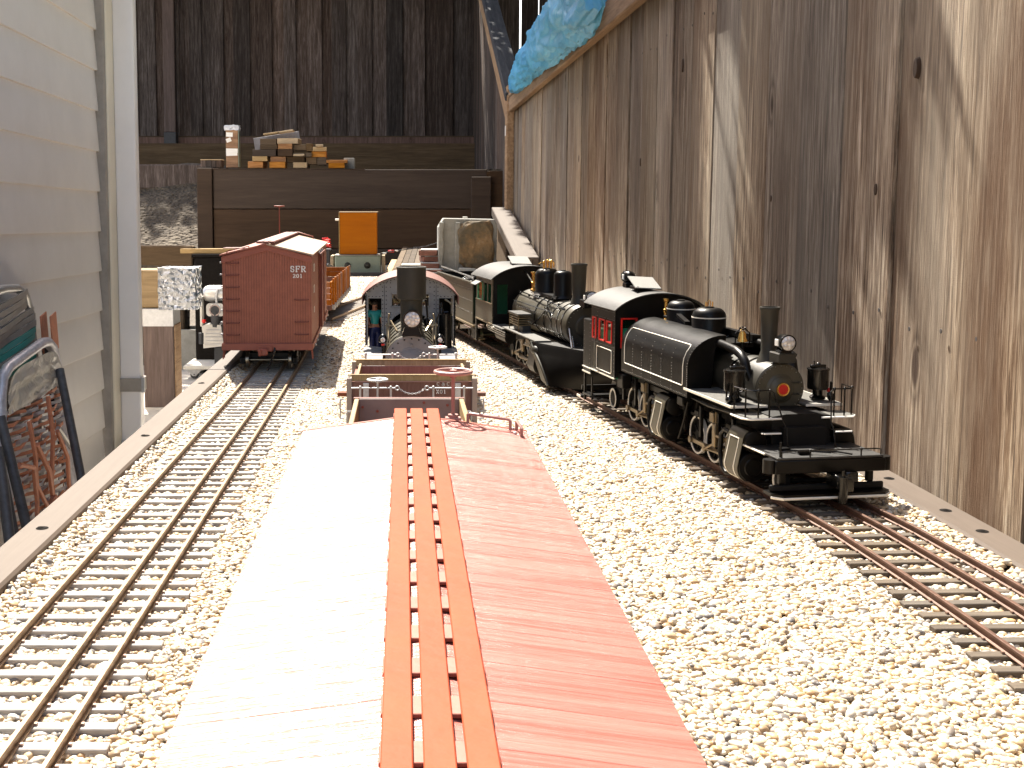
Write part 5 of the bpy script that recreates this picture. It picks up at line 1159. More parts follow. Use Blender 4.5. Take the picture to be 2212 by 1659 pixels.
# ------------------------------------------------------------------ plough engine with its tender
def plough_engine():
    t = T('steam_engine', 'black steam engine with a wide snow plough and brass dome fittings behind the tank engine', 'locomotive', (.297, 1.66, 0), R(8.7))
    # plough: a curved wedge
    def pl(u, v):
        a = abs(u); y = .022 + a * (.072 + .078 * v) - .020 * math.sin(PI * v) * (1 - .4 * a) - .012 * v * v
        return (u * (.066 + .010 * v), y, .003 + .055 * v + (.004 * a if v > .9 else 0))
    nU, nV = 24, 12; vs = []; 
    for k in (0, 1):
        for i in range(nU + 1):
            for j in range(nV + 1):
                p = pl(-1 + 2 * i / nU, j / nV); vs.append((p[0], p[1] + .004 * k, p[2]))
    q = (nU + 1) * (nV + 1); ix = lambda k, i, j: k * q + i * (nV + 1) + j; fs = []
    for i in range(nU):
        for j in range(nV): fs += [(ix(0, i, j), ix(0, i + 1, j), ix(0, i + 1, j + 1), ix(0, i, j + 1)), (ix(1, i, j), ix(1, i, j + 1), ix(1, i + 1, j + 1), ix(1, i + 1, j))]
        fs += [(ix(0, i, 0), ix(1, i, 0), ix(1, i + 1, 0), ix(0, i + 1, 0)), (ix(0, i, nV), ix(0, i + 1, nV), ix(1, i + 1, nV), ix(1, i, nV))]
    for j in range(nV): fs += [(ix(0, 0, j), ix(0, 0, j + 1), ix(1, 0, j + 1), ix(1, 0, j)), (ix(0, nU, j), ix(1, nU, j), ix(1, nU, j + 1), ix(0, nU, j + 1))]
    m = MB(); m.add(vs, fs); m.build('plough_blade', 'black', t, smooth=60)
    for s in (-1, 1):
        m = MB(); e = [pl(s, v / 10) for v in range(11)]; m.tube([(p[0], p[1] + .004, p[2]) for p in e], .0030, 8); m.build('plough_edge', 'olive', t)
        m = MB(); m.prism([(.095, .004), (.125, .008), (.178, .045), (.178, .055), (.150, .055)], s * .069 - .001, s * .069 + .001, 'X'); m.build('plough_side', 'olive', t, smooth=0)
        m = MB(); m.ball((s * .0705, .155, .050), .0095, 16, 10, (.8, 1.6, .9)); m.build('corner_cap', 'graphite', t, smooth=80)
    m = MB(); m.prism([(-.074, .165), (-.060, .130), (0, .018), (.060, .130), (.074, .165), (.074, .185), (-.074, .185)], .0560, .0580, 'Z'); m.build('plough_top', 'roof_black', t, smooth=0)
    m = MB(); m.box((0, .075, .0620), (.024, .03, .008), ch=.001); m.build('coupler_cover', 'black', t, smooth=0)
    for s in (-1, 1):
        m = MB(); m.tube([(s * .030, .100, .058), (s * .027, .125, .085)], .0016, 8); m.tube([(s * .024, .11, .058), (s * .022, .13, .078)], .0011, 6); m.box((s * .026, .128, .087), (.006, .006, .006), ch=.0008); m.build('plough_strut', 'steel', t)
    # boiler
    zb, rb = .0875, .0325
    m = MB(); m.lathe([(rb, 0), (rb + .0004, .001), (rb + .0004, .075), (rb - .001, .076), (rb - .001, .16), (rb + .002, .22), (rb + .003, .32)], (0, .125, zb), (0, 1, 0), 44); m.build('boiler', 'olive', t, smooth=30)
    m = MB(); m.lathe([(0, -.003), (.015, -.0022), (.018, -.0006), (rb - .001, -.0004), (rb, .001)], (0, .125, zb), (0, 1, 0), 44); fr = m.build('smokebox_front', 'graphite', t, smooth=25)
    m = MB(); m.rivets([(.029 * math.cos(R(a)), .1243, zb + .029 * math.sin(R(a))) for a in range(0, 360, 15)], .0007); m.build('rivets', 'steel', fr)
    m = MB()
    for y in (.150, .176, .205, .250, .305, .36): m.lathe([(rb + .0002, -.0018), (rb + .0013, -.0018), (rb + .0013, .0018), (rb + .0002, .0018)], (0, y, zb), (0, 1, 0), 44)
    m.build('boiler_bands', 'black_gloss', t)
    for s in (-1, 1):
        m = MB(); m.tube([(s * .024, .160, .112), (s * .025, .25, .1165), (s * .025, .36, .118), (s * .024, .45, .120)], .0010, 6); m.tube([(s * .033, .19, .103), (s * .034, .30, .1035), (s * .0345, .44, .104)], .0008, 6)
        for y in (.19, .25, .31, .37, .43): m.ball((s * .025, y, .1165), .0021, 8, 5)
        m.tube([(s * .030, .215, .095), (s * .034, .22, .11), (s * .030, .235, .118), (s * .020, .24, .122)], .0013, 6); m.tube([(s * .031, .20, .085), (s * .036, .215, .098), (s * .034, .24, .108)], .0010, 6); m.tube([(s * .026, .235, .115), (s * .036, .26, .09), (s * .037, .30, .075)], .0012, 6)
        m.build('pipework', 'black_gloss', t)
        m = MB(); m.rivets([(s * .034, .16 + .012 * i, z) for i in range(22) for z in (.074, .0955)], .0011); m.build('rivets', 'steel', t)
        m = MB(); m.box((s * .052, .29, .0600), (.026, .22, .0020), ch=.0004); m.box((s * .052, .45, .0560), (.026, .10, .0020), ch=.0004); m.build('running_board', 'tread', t, smooth=0)
        m = MB(); m.box((s * .0655, .44, .0490), (.0014, .13, .0015)); m.box((s * .0655, .44, .0525), (.0014, .13, .0015)); m.box((s * .0655, .44, .0455), (.0014, .13, .0015)); m.build('board_edge', 'steel', t, smooth=0)
        m = MB(); m.box((s * .050, .335, .0900), (.024, .066, .0030), ch=.0005); m.box((s * .046, .335, .0660), (.014, .060, .010)); r_ = m.build('pipe_cooler', 'roof_black', t, smooth=0)
        m = MB(); [m.box((s * .050, .335, .0720 + k * .0040), (.021, .060, .0016)) for k in range(5)]; [m.cyl((s * .060, y, .061), (s * .060, y, .09), .0008, n=6) for y in (.304, .366)]; m.build('cooler_pipes', 'rod_steel', r_, smooth=0)
        cylinder_block(t, .185, .225, s, False, .021, .0150, .0470, .0115, .0500)
        for y in (.262, .306, .350, .394): driver(t, s * .0335, y, .0195, 'steel')
        m = MB(); m.box((s * .0445, .328, .0165), (.0024, .14, .0055), ch=.0006); [m.cyl((s * .042, y, .0165), (s * .048, y, .0165), .0040, n=14) for y in (.262, .306, .350, .394)]; m.build('side_rod', 'rod_steel', t)
        m = MB(); m.box((s * .052, .246, .0280), (.007, .040, .003), ch=.0005); m.box((s * .052, .246, .0150), (.007, .040, .003), ch=.0005); m.box((s * .052, .250, .0215), (.008, .012, .010), ch=.001); m.tube([(s * .052, .25, .021), (s * .050, .33, .0165)], .0024, 6)
        m.box((s * .054, .30, .040), (.004, .016, .020), ch=.001); m.tube([(s * .054, .24, .045), (s * .054, .30, .042)], .0016, 6); m.tube([(s * .054, .30, .035), (s * .051, .36, .022)], .0016, 6); m.box((s * .053, .262, .050), (.006, .022, .009), ch=.001); m.build('valve_gear', 'rod_steel', t)
        m = MB(); m.cyl((s * .050, .40, .040), (s * .050, .475, .040), .0100, n=20); m.build('air_tank', 'black', t)
    m = MB(); m.box((0, .33, .044), (.046, .36, .026)); m.box((0, .55, .044), (.05, .16, .02)); m.build('frame', 'black_matte', t, smooth=0)
    wheelset(t, .150, .0130, .030, mat='black_matte'); wheelset(t, .46, .014, .030, mat='black_matte')
    headlight(t, (0, .100, .1335), .0090); MB().box((0, .118, .1235), (.020, .026, .012), ch=.001).build('headlight_bracket', 'black', t, smooth=0)
    stack(t, .1670, [(.0150, .1150), (.0128, .1200), (.0112, .1260), (.0098, .1300), (.0110, .150), (.0118, .1770), (.0128, .1785), (.0130, .1800), (.0120, .1813), (.0105, .1813), (.0100, .16)], 'graphite')
    dome(t, .2533, .0148, .1210, .1655, False, name='sand_dome'); dome(t, .3480, .0200, .1200, .1640, False, name='steam_dome')
    m = MB(); m.box((0, .30, .1215), (.03, .12, .006), ch=.001); m.build('dome_saddle', 'black', t, smooth=0)
    m = MB()
    for x, h in ((-.0060, .011), (0, .013), (.0060, .012)): m.cyl((x, .346, .163), (x, .346, .163 + h), .0021, n=12); m.ball((x, .346, .164 + h), .0026, 10, 6)
    m.tube([(-.006, .346, .172), (-.012, .346, .1745), (-.014, .346, .172)], .0011, 8); m.tube([(0, .346, .176), (.006, .346, .178), (.011, .346, .174), (.011, .346, .166)], .0013, 8); m.build('safety_valves', 'brass', t)
    m = MB(); m.lathe([(.0050, 0), (.0050, .003), (.0030, .005), (.0030, .012), (.0042, .013), (.0042, .016), (.0028, .017), (.0030, .030), (.0046, .031), (.0046, .033), (0, .034)], (-.010, .4000, .122), (0, 0, 1), 18); m.build('whistle', 'brass', t)
    # cab
    hw, ze, zp, y0, y1 = .0640, .1370, .1610, .4800, .6150
    zr = lambda x: zroof(x, hw + .002, ze, zp); m = MB()
    for xa, xb, za in ((-hw, -.055, 0), (-.0355, .0355, 0), (.055, hw, 0)): wall_col(m, xa, xb, .056, zr, y0, y0 + .002, 8)
    for s in (-1, 1):
        a, b = sorted((s * .055, s * .0355)); wall_col(m, a, b, .056, lambda x: .075, y0, y0 + .002, 1); wall_col(m, a, b, .128, zr, y0, y0 + .002)
    m.build('cab_front', 'black', t, smooth=20)
    for s in (-1, 1):
        m = MB(); x = s * (hw - .0008); m.box((x, .5475, .0745), (.0018, .135, .037)); m.box((x, .5475, .1330), (.0018, .135, .010))
        for y, w_ in ((.4850, .010), (.520, .004), (.553, .006), (.6080, .014)): m.box((x, y, .1105), (.0018, w_, .036))
        m.build('cab_side', 'olive', t, smooth=0)  # olive stands for sun reflected on the black side sheets
        f = MB(); xx = s * (hw + .0003)
        for (a, b, c, d) in ((.557, .093, .559, .128), (.599, .093, .601, .128), (.557, .093, .601, .0945), (.557, .1265, .601, .128)): f.box((xx, (a + c) / 2, (b + d) / 2), (.0018, c - a, d - b))
        wf = f.build('window_frame', 'green', t, smooth=0); MB().box((xx - s * .001, .579, .1105), (.0004, .04, .032)).build('pane', 'clear_glass', wf, smooth=0)
        m = MB(); m.prism([(0, 0), (.014, -.008), (.014, -.0092), (0, -.0012)], -.022, .022, 'Y'); aw = m.build('window_awning', 'grey_plate', t, (s * (hw + .0005), .579, .1315), smooth=0)
        if s < 0: aw.rotation_euler = (0, 0, R(180))
        m = MB(); m.box((s * (hw + .0006), .5475, .0930), (.0020, .136, .0020)); m.box((s * (hw + .0008), .5475, .0565), (.0022, .137, .0024)); m.build('cab_moulding', 'rod_steel', t, smooth=0)
        MB().box((s * .052, .640, .012), (.02, .012, .0025), ch=.0004).build('cab_step', 'rod_steel', t, smooth=0)
        m = MB(); m.box((s * .0605, .628, .050), (.003, .010, .078)); m.build('step_hanger', 'black', t, smooth=0)
    m = MB(); m.box((0, .5475, .058), (.124, .133, .003)); m.box((0, .600, .09), (.11, .002, .06)); m.build('cab_interior', 'green', t, smooth=0)
    cab_roof(t, y0 - .012, y1 + .026, hw + .0045, ze, zp, .0014, 'roof_black')
    for i in range(2):
        m = MB(); m.box((0, 0, 0), (.004, .060, .0012)); m.box((0, -.033, -.001), (.006, .007, .003), ch=.0005); m.build('roof_rail', 'black', t, (-.014 - .020 * i, .545 + .004 * i, .1615 - .0022 - .0050 * i), (0, R(-8 - 9 * i), 0), smooth=0)
    m = MB(); m.box((0, 0, 0), (.037, .046, .0016), ch=.0003); m.build('roof_hatch', 'grey_plate', t, (.000, .535, .1690), (R(15), R(2), R(-3)), smooth=0)
    MB().box((.0, .545, .1630), (.026, .026, .004), ch=.0006).build('hatch_base', 'black', t, smooth=0)
    handrail(t, [(.013, .49, .158), (.013, .49, .172)], .0008, mat='black'); handrail(t, [(-.006, .478, .155), (-.004, .42, .132), (-.003, .40, .124)], .0012, mat='steel')
    # tender
    tn = T('tender', 'black coal tender behind the plough engine, heaped with coal', 'tender', (.297, 1.66, 0), R(8.7))
    y0, y1, hw = .660, 1.04, .0600
    for s in (-1, 1):
        m = MB(); m.box((s * hw, (y0 + y1) / 2, .080), (.003, y1 - y0, .082), ch=.0006); m.box((s * (hw + .0004), (y0 + y1) / 2, .1195), (.0060, y1 - y0, .0030), ch=.0005); sd2 = m.build('tender_side', 'olive', tn, smooth=0)  # black sheets in olive, reflected sunlight put into the colour
        rv = MB(); rv.rivets([(s * (hw + .0016), y0 + .004 + .0070 * i, z) for i in range(53) for z in (.060, .0835, .1060)], .0007); rv.build('rivets', 'steel', sd2)
        MB().box((s * .0605, (y0 + y1) / 2 - .01, .0360), (.008, y1 - y0 + .01, .004), ch=.0005).build('tender_sill', 'rod_steel', tn, smooth=0)
    m = MB(); m.box((0, y0, .085), (.12, .003, .092)); m.box((0, y1, .080), (.12, .003, .082)); m.box((0, (y0 + y1) / 2, .070), (.116, y1 - y0 - .006, .06)); m.build('tender_body', 'black', tn, smooth=0)
    m = MB()
    for s in (-1, 1): m.tube([(s * .056, y0 - .01, .125), (s * .056, y0 + .06, .129), (s * .056, y1 - .02, .133)], .0016, 6)
    m.build('tender_rail', 'steel', tn)
    m = MB()
    for i in range(900):
        x = random.uniform(-.052, .052); y = random.uniform(y0 + .006, y0 + .22); z = .108 + .022 * (1 - (x / .055) ** 2) * (1 - ((y - y0 - .11) / .13) ** 2) + random.uniform(-.003, .003); r = random.uniform(.0022, .0048)
        o_ = len(m.v); m.ball((x, y, z), r, 5, 3, (random.uniform(.7, 1.2), random.uniform(.7, 1.2), .8))
    c_ = m.build('coal', 'coal', tn, smooth=0); c_['kind'] = 'stuff'
    truck(tn, .73, .0353, .0125, .05); truck(tn, .96, .0353, .0125, .05)
plough_engine()

# ------------------------------------------------------------------ small grey engine facing the camera
def grey_engine():
    t = T('steam_engine', 'grey steam engine with red cab roof and fat smokestack on the middle track', 'locomotive', (.0108, 1.445, 0))
    zb, rb = .0795, .0330
    m = MB(); m.lathe([(rb, .0), (rb, .25)], (0, 0, zb), (0, 1, 0), 44); m.build('boiler', 'olive', t, smooth=30)
    m = MB()
    for y in (.028, .070, .115, .16, .205): m.lathe([(rb, -.0016), (rb + .0012, -.0016), (rb + .0012, .0016), (rb, .0016)], (0, y, zb), (0, 1, 0), 44)
    m.build('boiler_bands', 'black_gloss', t)
    m = MB(); m.lathe([(0, -.0085), (.006, -.008), (.012, -.0058), (.0165, -.002), (.0180, -.0016), (.0185, -.0010), (.0320, -.0008), (.0330, .001)], (0, 0, zb), (0, 1, 0), 48); fr = m.build('smokebox_front', 'loco_grey', t, smooth=25)
    m = MB(); m.rivets([(.0285 * math.cos(R(a)), -.0010, zb + .0285 * math.sin(R(a))) for a in range(0, 360, 18)], .0011); m.build('rivets', 'rivet_black', fr)
    m = MB(); m.lathe([(0, -.0016), (.0044, -.0012), (.0048, 0), (0, 0)], (0, -.0085, .070), (0, 1, 0), 20); m.build('number_plate', 'brass', fr)
    m = MB(); [m.box((.0205 * math.cos(R(a)), -.0018, zb + .0205 * math.sin(R(a))), (.003, .002, .004), ch=.0004) for a in (30, 90, 150)]; m.build('door_clamps', 'loco_grey', fr)
    stack(t, .022, [(.0185, .1085), (.0160, .1120), (.0142, .1160), (.0135, .122), (.0138, .1545), (.0182, .1558), (.0182, .1935), (.0188, .1940), (.0188, .1952), (.0178, .1955), (.0168, .1952), (.0160, .17)], 'graphite')
    headlight(t, (.0006, -.0120, .1330), .0102, -1, False)
    MB().prism([(-.012, .1130), (.012, .1130), (.0085, .1225), (-.0085, .1225)], -.012, .012, 'Y').build('headlight_bracket', 'black', t, smooth=0)
    m = MB(); m.tube([(.016, .020, .130), (.020, .020, .133), (.0185, .020, .150), (.0175, .020, .1545)], .0013, 8); m.lathe([(.003, 0), (.004, .006), (.002, .010), (0, .010)], (.0190, .020, .122), (0, 0, 1), 12); m.build('exhaust_pipe', 'black', t)
    for s in (-1, 1):
        m = MB(); m.lathe([(.0045, 0), (.0055, .001), (.0055, .006), (.0035, .009), (.0018, .010), (0, .011)], (s * .0350, .000, .1035), (0, 0, 1), 18); m.cyl((s * .035, 0, .088), (s * .035, 0, .104), .0016, n=8); lp = m.build('marker_lamp', 'black_gloss', t)
        m = MB(); m.lathe([(.0030, 0), (.0026, .0014), (0, .0020)], (s * .0350, -.0052, .1070), (0, -1, 0), 16); m.build('lens', 'lens', lp); MB().box((s * .035, -.002, .1010), (.0042, .004, .0020), ch=.0005).build('lamp_base', 'red', lp, smooth=0)
        m = MB(); m.tube([(s * .026, .010, .086), (s * .0275, .04, .110), (s * .029, .045, .128), (s * .028, .045, .1335)], .0012, 6); m.tube([(s * .030, .02, .090), (s * .0305, .03, .1245)], .0011, 6); m.tube([(s * .022, .03, .1205), (s * .033, .03, .1215)], .0011, 6); m.tube([(s * .018, .03, .114), (s * .026, .05, .1250)], .0014, 6); m.tube([(s * .030, .06, .10), (s * .0305, .24, .10)], .0011, 6)
        m.ball((s * .028, .045, .1335), .0016, 8, 5); m.build('hand_levers', 'rod_steel', t)
        m = MB(); m.box((s * .050, .10, .0640), (.024, .24, .0022), ch=.0004); m.build('running_board', 'loco_grey', t, smooth=0)
        m = MB(); m.prism([(s * .041, .0640), (s * .0665, .0640), (s * .0665, .0665), (s * .0600, .0690), (s * .041, .0672)], .215, .252, 'Y'); m.build('cab_step_board', 'loco_grey', t, smooth=0)
        cylinder_block(t, .000, .045, s, False, .022, .0150, .044, .011, .044)
        for y in (.085, .135, .185): driver(t, s * .0226, y, .0215, 'steel')
        m = MB(); m.box((s * .031, .135, .018), (.0024, .11, .006), ch=.0006); m.build('side_rod', 'rod_steel', t)
    m = MB(); m.box((0, .16, .045), (.036, .40, .024)); m.build('frame', 'black_matte', t, smooth=0)
    m = MB(); m.box((0, -.03, .032), (.10, .012, .014), ch=.001); m.build('pilot_beam', 'loco_grey', t, smooth=0)
    for y in (-.005, .27, .33): wheelset(t, y, .012, .0226, mat='black_matte')
    m = MB(); m.cyl((.050, .235, .069), (.050, .235, .1170), .0092, n=24); m.lathe([(.0030, 0), (.0030, .006), (.0015, .008), (.0022, .012), (.001, .016), (0, .016)], (.0445, .235, .117), (0, 0, 1), 12); m.tube([(.039, .232, .075), (.038, .230, .110), (.040, .230, .1165), (.050, .230, .1165)], .0011, 6); m.tube([(.0475, .236, .119), (.054, .236, .1195)], .0013, 6); m.build('air_pump', 'black_gloss', t)
    # cab
    hw, ze, zp, y0, y1 = .0650, .1415, .1705, .255, .400
    zr = lambda x: zroof(x, hw + .001, ze, zp)
    m = MB()
    for xa, xb in ((-hw, -.0612), (-.0415, -.0265), (-.0120, .0120), (.0265, .0415), (.0612, hw)): wall_col(m, xa, xb, .069, zr, y0, y0 + .002)
    for s in (-1, 1):
        a, b = sorted((s * .0612, s * .0415)); wall_col(m, a, b, .1375, zr, y0, y0 + .002)
        a, b = sorted((s * .0265, s * .0120)); wall_col(m, a, b, .069, lambda x: .1265, y0, y0 + .002, 1); wall_col(m, a, b, .1435, zr, y0, y0 + .002)
    cf = m.build('cab_front', 'loco_grey', t, smooth=20)
    rv = MB(); pts = []
    for s in (-1, 1):
        pts += [(s * x, y0 - .0002, .073 + .0062 * i) for i in range(15) for x in (.0398, .0345, .0285) if .073 + .0062 * i < zr(x) - .003 and not (x < .03 and .122 < .073 + .0062 * i < .148)]
        pts += [(s * (.003 + .0050 * i), y0 - .0002, zr(.003 + .0050 * i) - .0032) for i in range(12)]
        pts += [(s * .0632, y0 - .0002, .073 + .0062 * i) for i in range(12)] + [(s * (.0440 + .0052 * i), y0 - .0002, .1400) for i in range(4)]
    rv.rivets(pts, .00085); rv.build('rivets', 'rivet_black', cf)
    m = MB(); [m.box((s * .0372, y0 - .0003, .113), (.0006, .0008, .088)) for s in (-1, 1)]; m.build('plate_seam', 'rivet_black', cf, smooth=0)
    for s in (-1, 1):
        f = MB()
        for (a, b, c, d) in ((.0105, .125, .0120, .145), (.0265, .125, .0280, .145), (.0105, .125, .0280, .1265), (.0105, .1435, .0280, .145)): f.box((s * (a + c) / 2, y0 - .0006, (b + d) / 2), (c - a, .0016, d - b))
        wf = f.build('window_frame', 'loco_grey', t, smooth=0); MB().box((s * .0192, y0 + .001, .135), (.0146, .0004, .017)).build('pane', 'clear_glass', wf, smooth=0)
        m = MB(); m.box((s * (hw - .001), (y0 + y1) / 2, .086), (.002, y1 - y0, .034)); m.box((s * (hw - .001), (y0 + y1) / 2, .136), (.002, y1 - y0, .010)); m.box((s * (hw - .001), y1 - .02, .115), (.002, .04, .035)); m.box((s * (hw - .001), y0 + .008, .115), (.002, .016, .035)); m.build('cab_side', 'loco_grey', t, smooth=0)
        rv = MB(); rv.rivets([(s * (hw + .0002), y0 + .004, .070 + .005 * i) for i in range(14)], .0009); rv.build('rivets', 'rivet_black', t)
        m = MB(); m.tube([(s * .050, y0 - .001, .136), (s * .057, y0 - .004, .1315), (s * .0585, y0 - .004, .1285)], .0016, 6) if s > 0 else m.tube([(s * .0585, y0 + .02, .130), (s * .056, y0 + .02, .127)], .0016, 6); m.build('cab_lamp', 'rod_steel', t)
    m = MB(); m.box((0, (y0 + y1) / 2, .0480), (.126, y1 - y0, .004)); m.box((0, y1, .098), (.126, .003, .10)); m.cyl((0, y0, .085), (0, y0 + .05, .085), .034, n=30); m.build('cab_interior', 'black_matte', t, smooth=0)
    cab_roof(t, y0 - .010, y1 + .012, hw + .0030, ze, zp, .0014, 'cab_roof_red', drop=.012)
    m = MB(); m.box((.0, .345, .1745), (.022, .03, .006), ch=.0006); m.build('roof_vent', 'car_red', t, smooth=0)
grey_engine()

# driver figure standing in the left doorway of the grey engine
def figurine():
    t = T('person', 'small driver figure in teal shirt and navy trousers in the grey engine doorway', 'person', (-.0408, 1.722, .0502))
    def skin(name, verts, edges, radii, mat, sub=2):
        me = bpy.data.meshes.new(name); me.from_pydata(verts, edges, []); me.materials.append(M[mat])
        o = bpy.data.objects.new(name, me); COL.objects.link(o)
        md = o.modifiers.new('skin', 'SKIN'); md.use_smooth_shade = True
        for i, r in enumerate(radii): me.skin_vertices[0].data[i].radius = (r, r) if not isinstance(r, tuple) else r
        me.skin_vertices[0].data[0].use_root = True
        md2 = o.modifiers.new('sub', 'SUBSURF'); md2.levels = sub; md2.render_levels = sub
        o.parent = t; return o
    k = .001
    V_ = lambda l: [tuple(c * k for c in p) for p in l]
    body = V_([(0, 0, 43), (0, 0, 50), (0, -.5, 57), (0, 0, 64), (0, 0, 69), (0, -.6, 74), (0, -.6, 79), (-8, 0, 65), (-12, -3, 55), (-11, -8, 47), (8, 0, 65), (10, -2, 55), (9, -7, 48), (-4, 0, 41), (-4.5, -1, 22), (-4.5, 0, 3), (-4.5, -4, 1.6), (4, 0, 41), (4.5, -1, 22), (4.5, 0, 3), (4.5, -4, 1.6)])
    ed = [(0, 1), (1, 2), (2, 3), (3, 4), (4, 5), (5, 6), (3, 7), (7, 8), (8, 9), (3, 10), (10, 11), (11, 12), (0, 13), (13, 14), (14, 15), (15, 16), (0, 17), (17, 18), (18, 19), (19, 20)]
    rd = [k * r for r in (6, 5.6, 6.6, 6, 2.6, 4.6, 4.2, 3.2, 2.4, 1.8, 3.2, 2.4, 1.8, 4.6, 3.2, 2.2, 1.8, 4.6, 3.2, 2.2, 1.8)]
    skin('body', body, ed, rd, 'skin')
    skin('shirt', V_([(0, 0, 46), (0, 0, 52), (0, -.5, 58), (0, 0, 64.5), (-8, 0, 65.5), (-11, -2, 57), (8, 0, 65.5), (10, -1.5, 57)]), [(0, 1), (1, 2), (2, 3), (3, 4), (4, 5), (3, 6), (6, 7)], [k * r for r in (6.9, 6.6, 7.4, 6.8, 4.1, 3.6, 4.1, 3.6)], 'teal')
    skin('trousers', V_([(0, 0, 46), (0, 0, 42), (-4.2, 0, 38), (-4.6, -.8, 22), (-4.6, 0, 4), (4.2, 0, 38), (4.6, -.8, 22), (4.6, 0, 4)]), [(0, 1), (1, 2), (2, 3), (3, 4), (1, 5), (5, 6), (6, 7)], [k * r for r in (6.6, 6.6, 5.4, 4.4, 3.4, 5.4, 4.4, 3.4)], 'navy')
    m = MB(); m.ball((0, .0004, .0785), .0052, 14, 9, (1, 1.05, .8)); m.build('hair', 'hair', t)
    m = MB(); m.ball((0, -.0054, .0745), .0008, 8, 5); [m.ball((s * .0018, -.0050, .0762), .0005, 6, 4) for s in (-1, 1)]; m.box((0, -.0050, .0722), (.0024, .0006, .0005)); m.build('face', 'hair', t)
    m = MB(); m.lathe([(.0045, 0), (.0040, .004), (0, .0045)], (-.015, .004, .0665), (0, 0, 1), 12); m.build('lamp', 'white', t) if False else None
    hd = MB()
    for s, (hx, hy, hz) in ((-1, (-11, -9.5, 45.5)), (1, (9, -8.5, 46.5))):
        hd.ball((hx * k, hy * k, hz * k), .0021, 8, 5, (1, 1.1, .8))
        for i in range(4): hd.tube([((hx - 1.2 + .8 * i) * k, (hy - 1.4) * k, hz * k), ((hx - 1.2 + .8 * i) * k, (hy - 3.0 + .2 * abs(i - 1.5)) * k, (hz - .5) * k), ((hx - 1.2 + .8 * i) * k, (hy - 3.4) * k, (hz - 1.5) * k)], .00036, 5)
        hd.tube([((hx + s * -1.6) * k, (hy - .2) * k, hz * k), ((hx + s * -2.4) * k, (hy - 1.5) * k, (hz + .4) * k)], .00042, 5)
    hd.build('hands', 'skin', t)
    t.rotation_euler = (0, 0, R(18))
figurine()

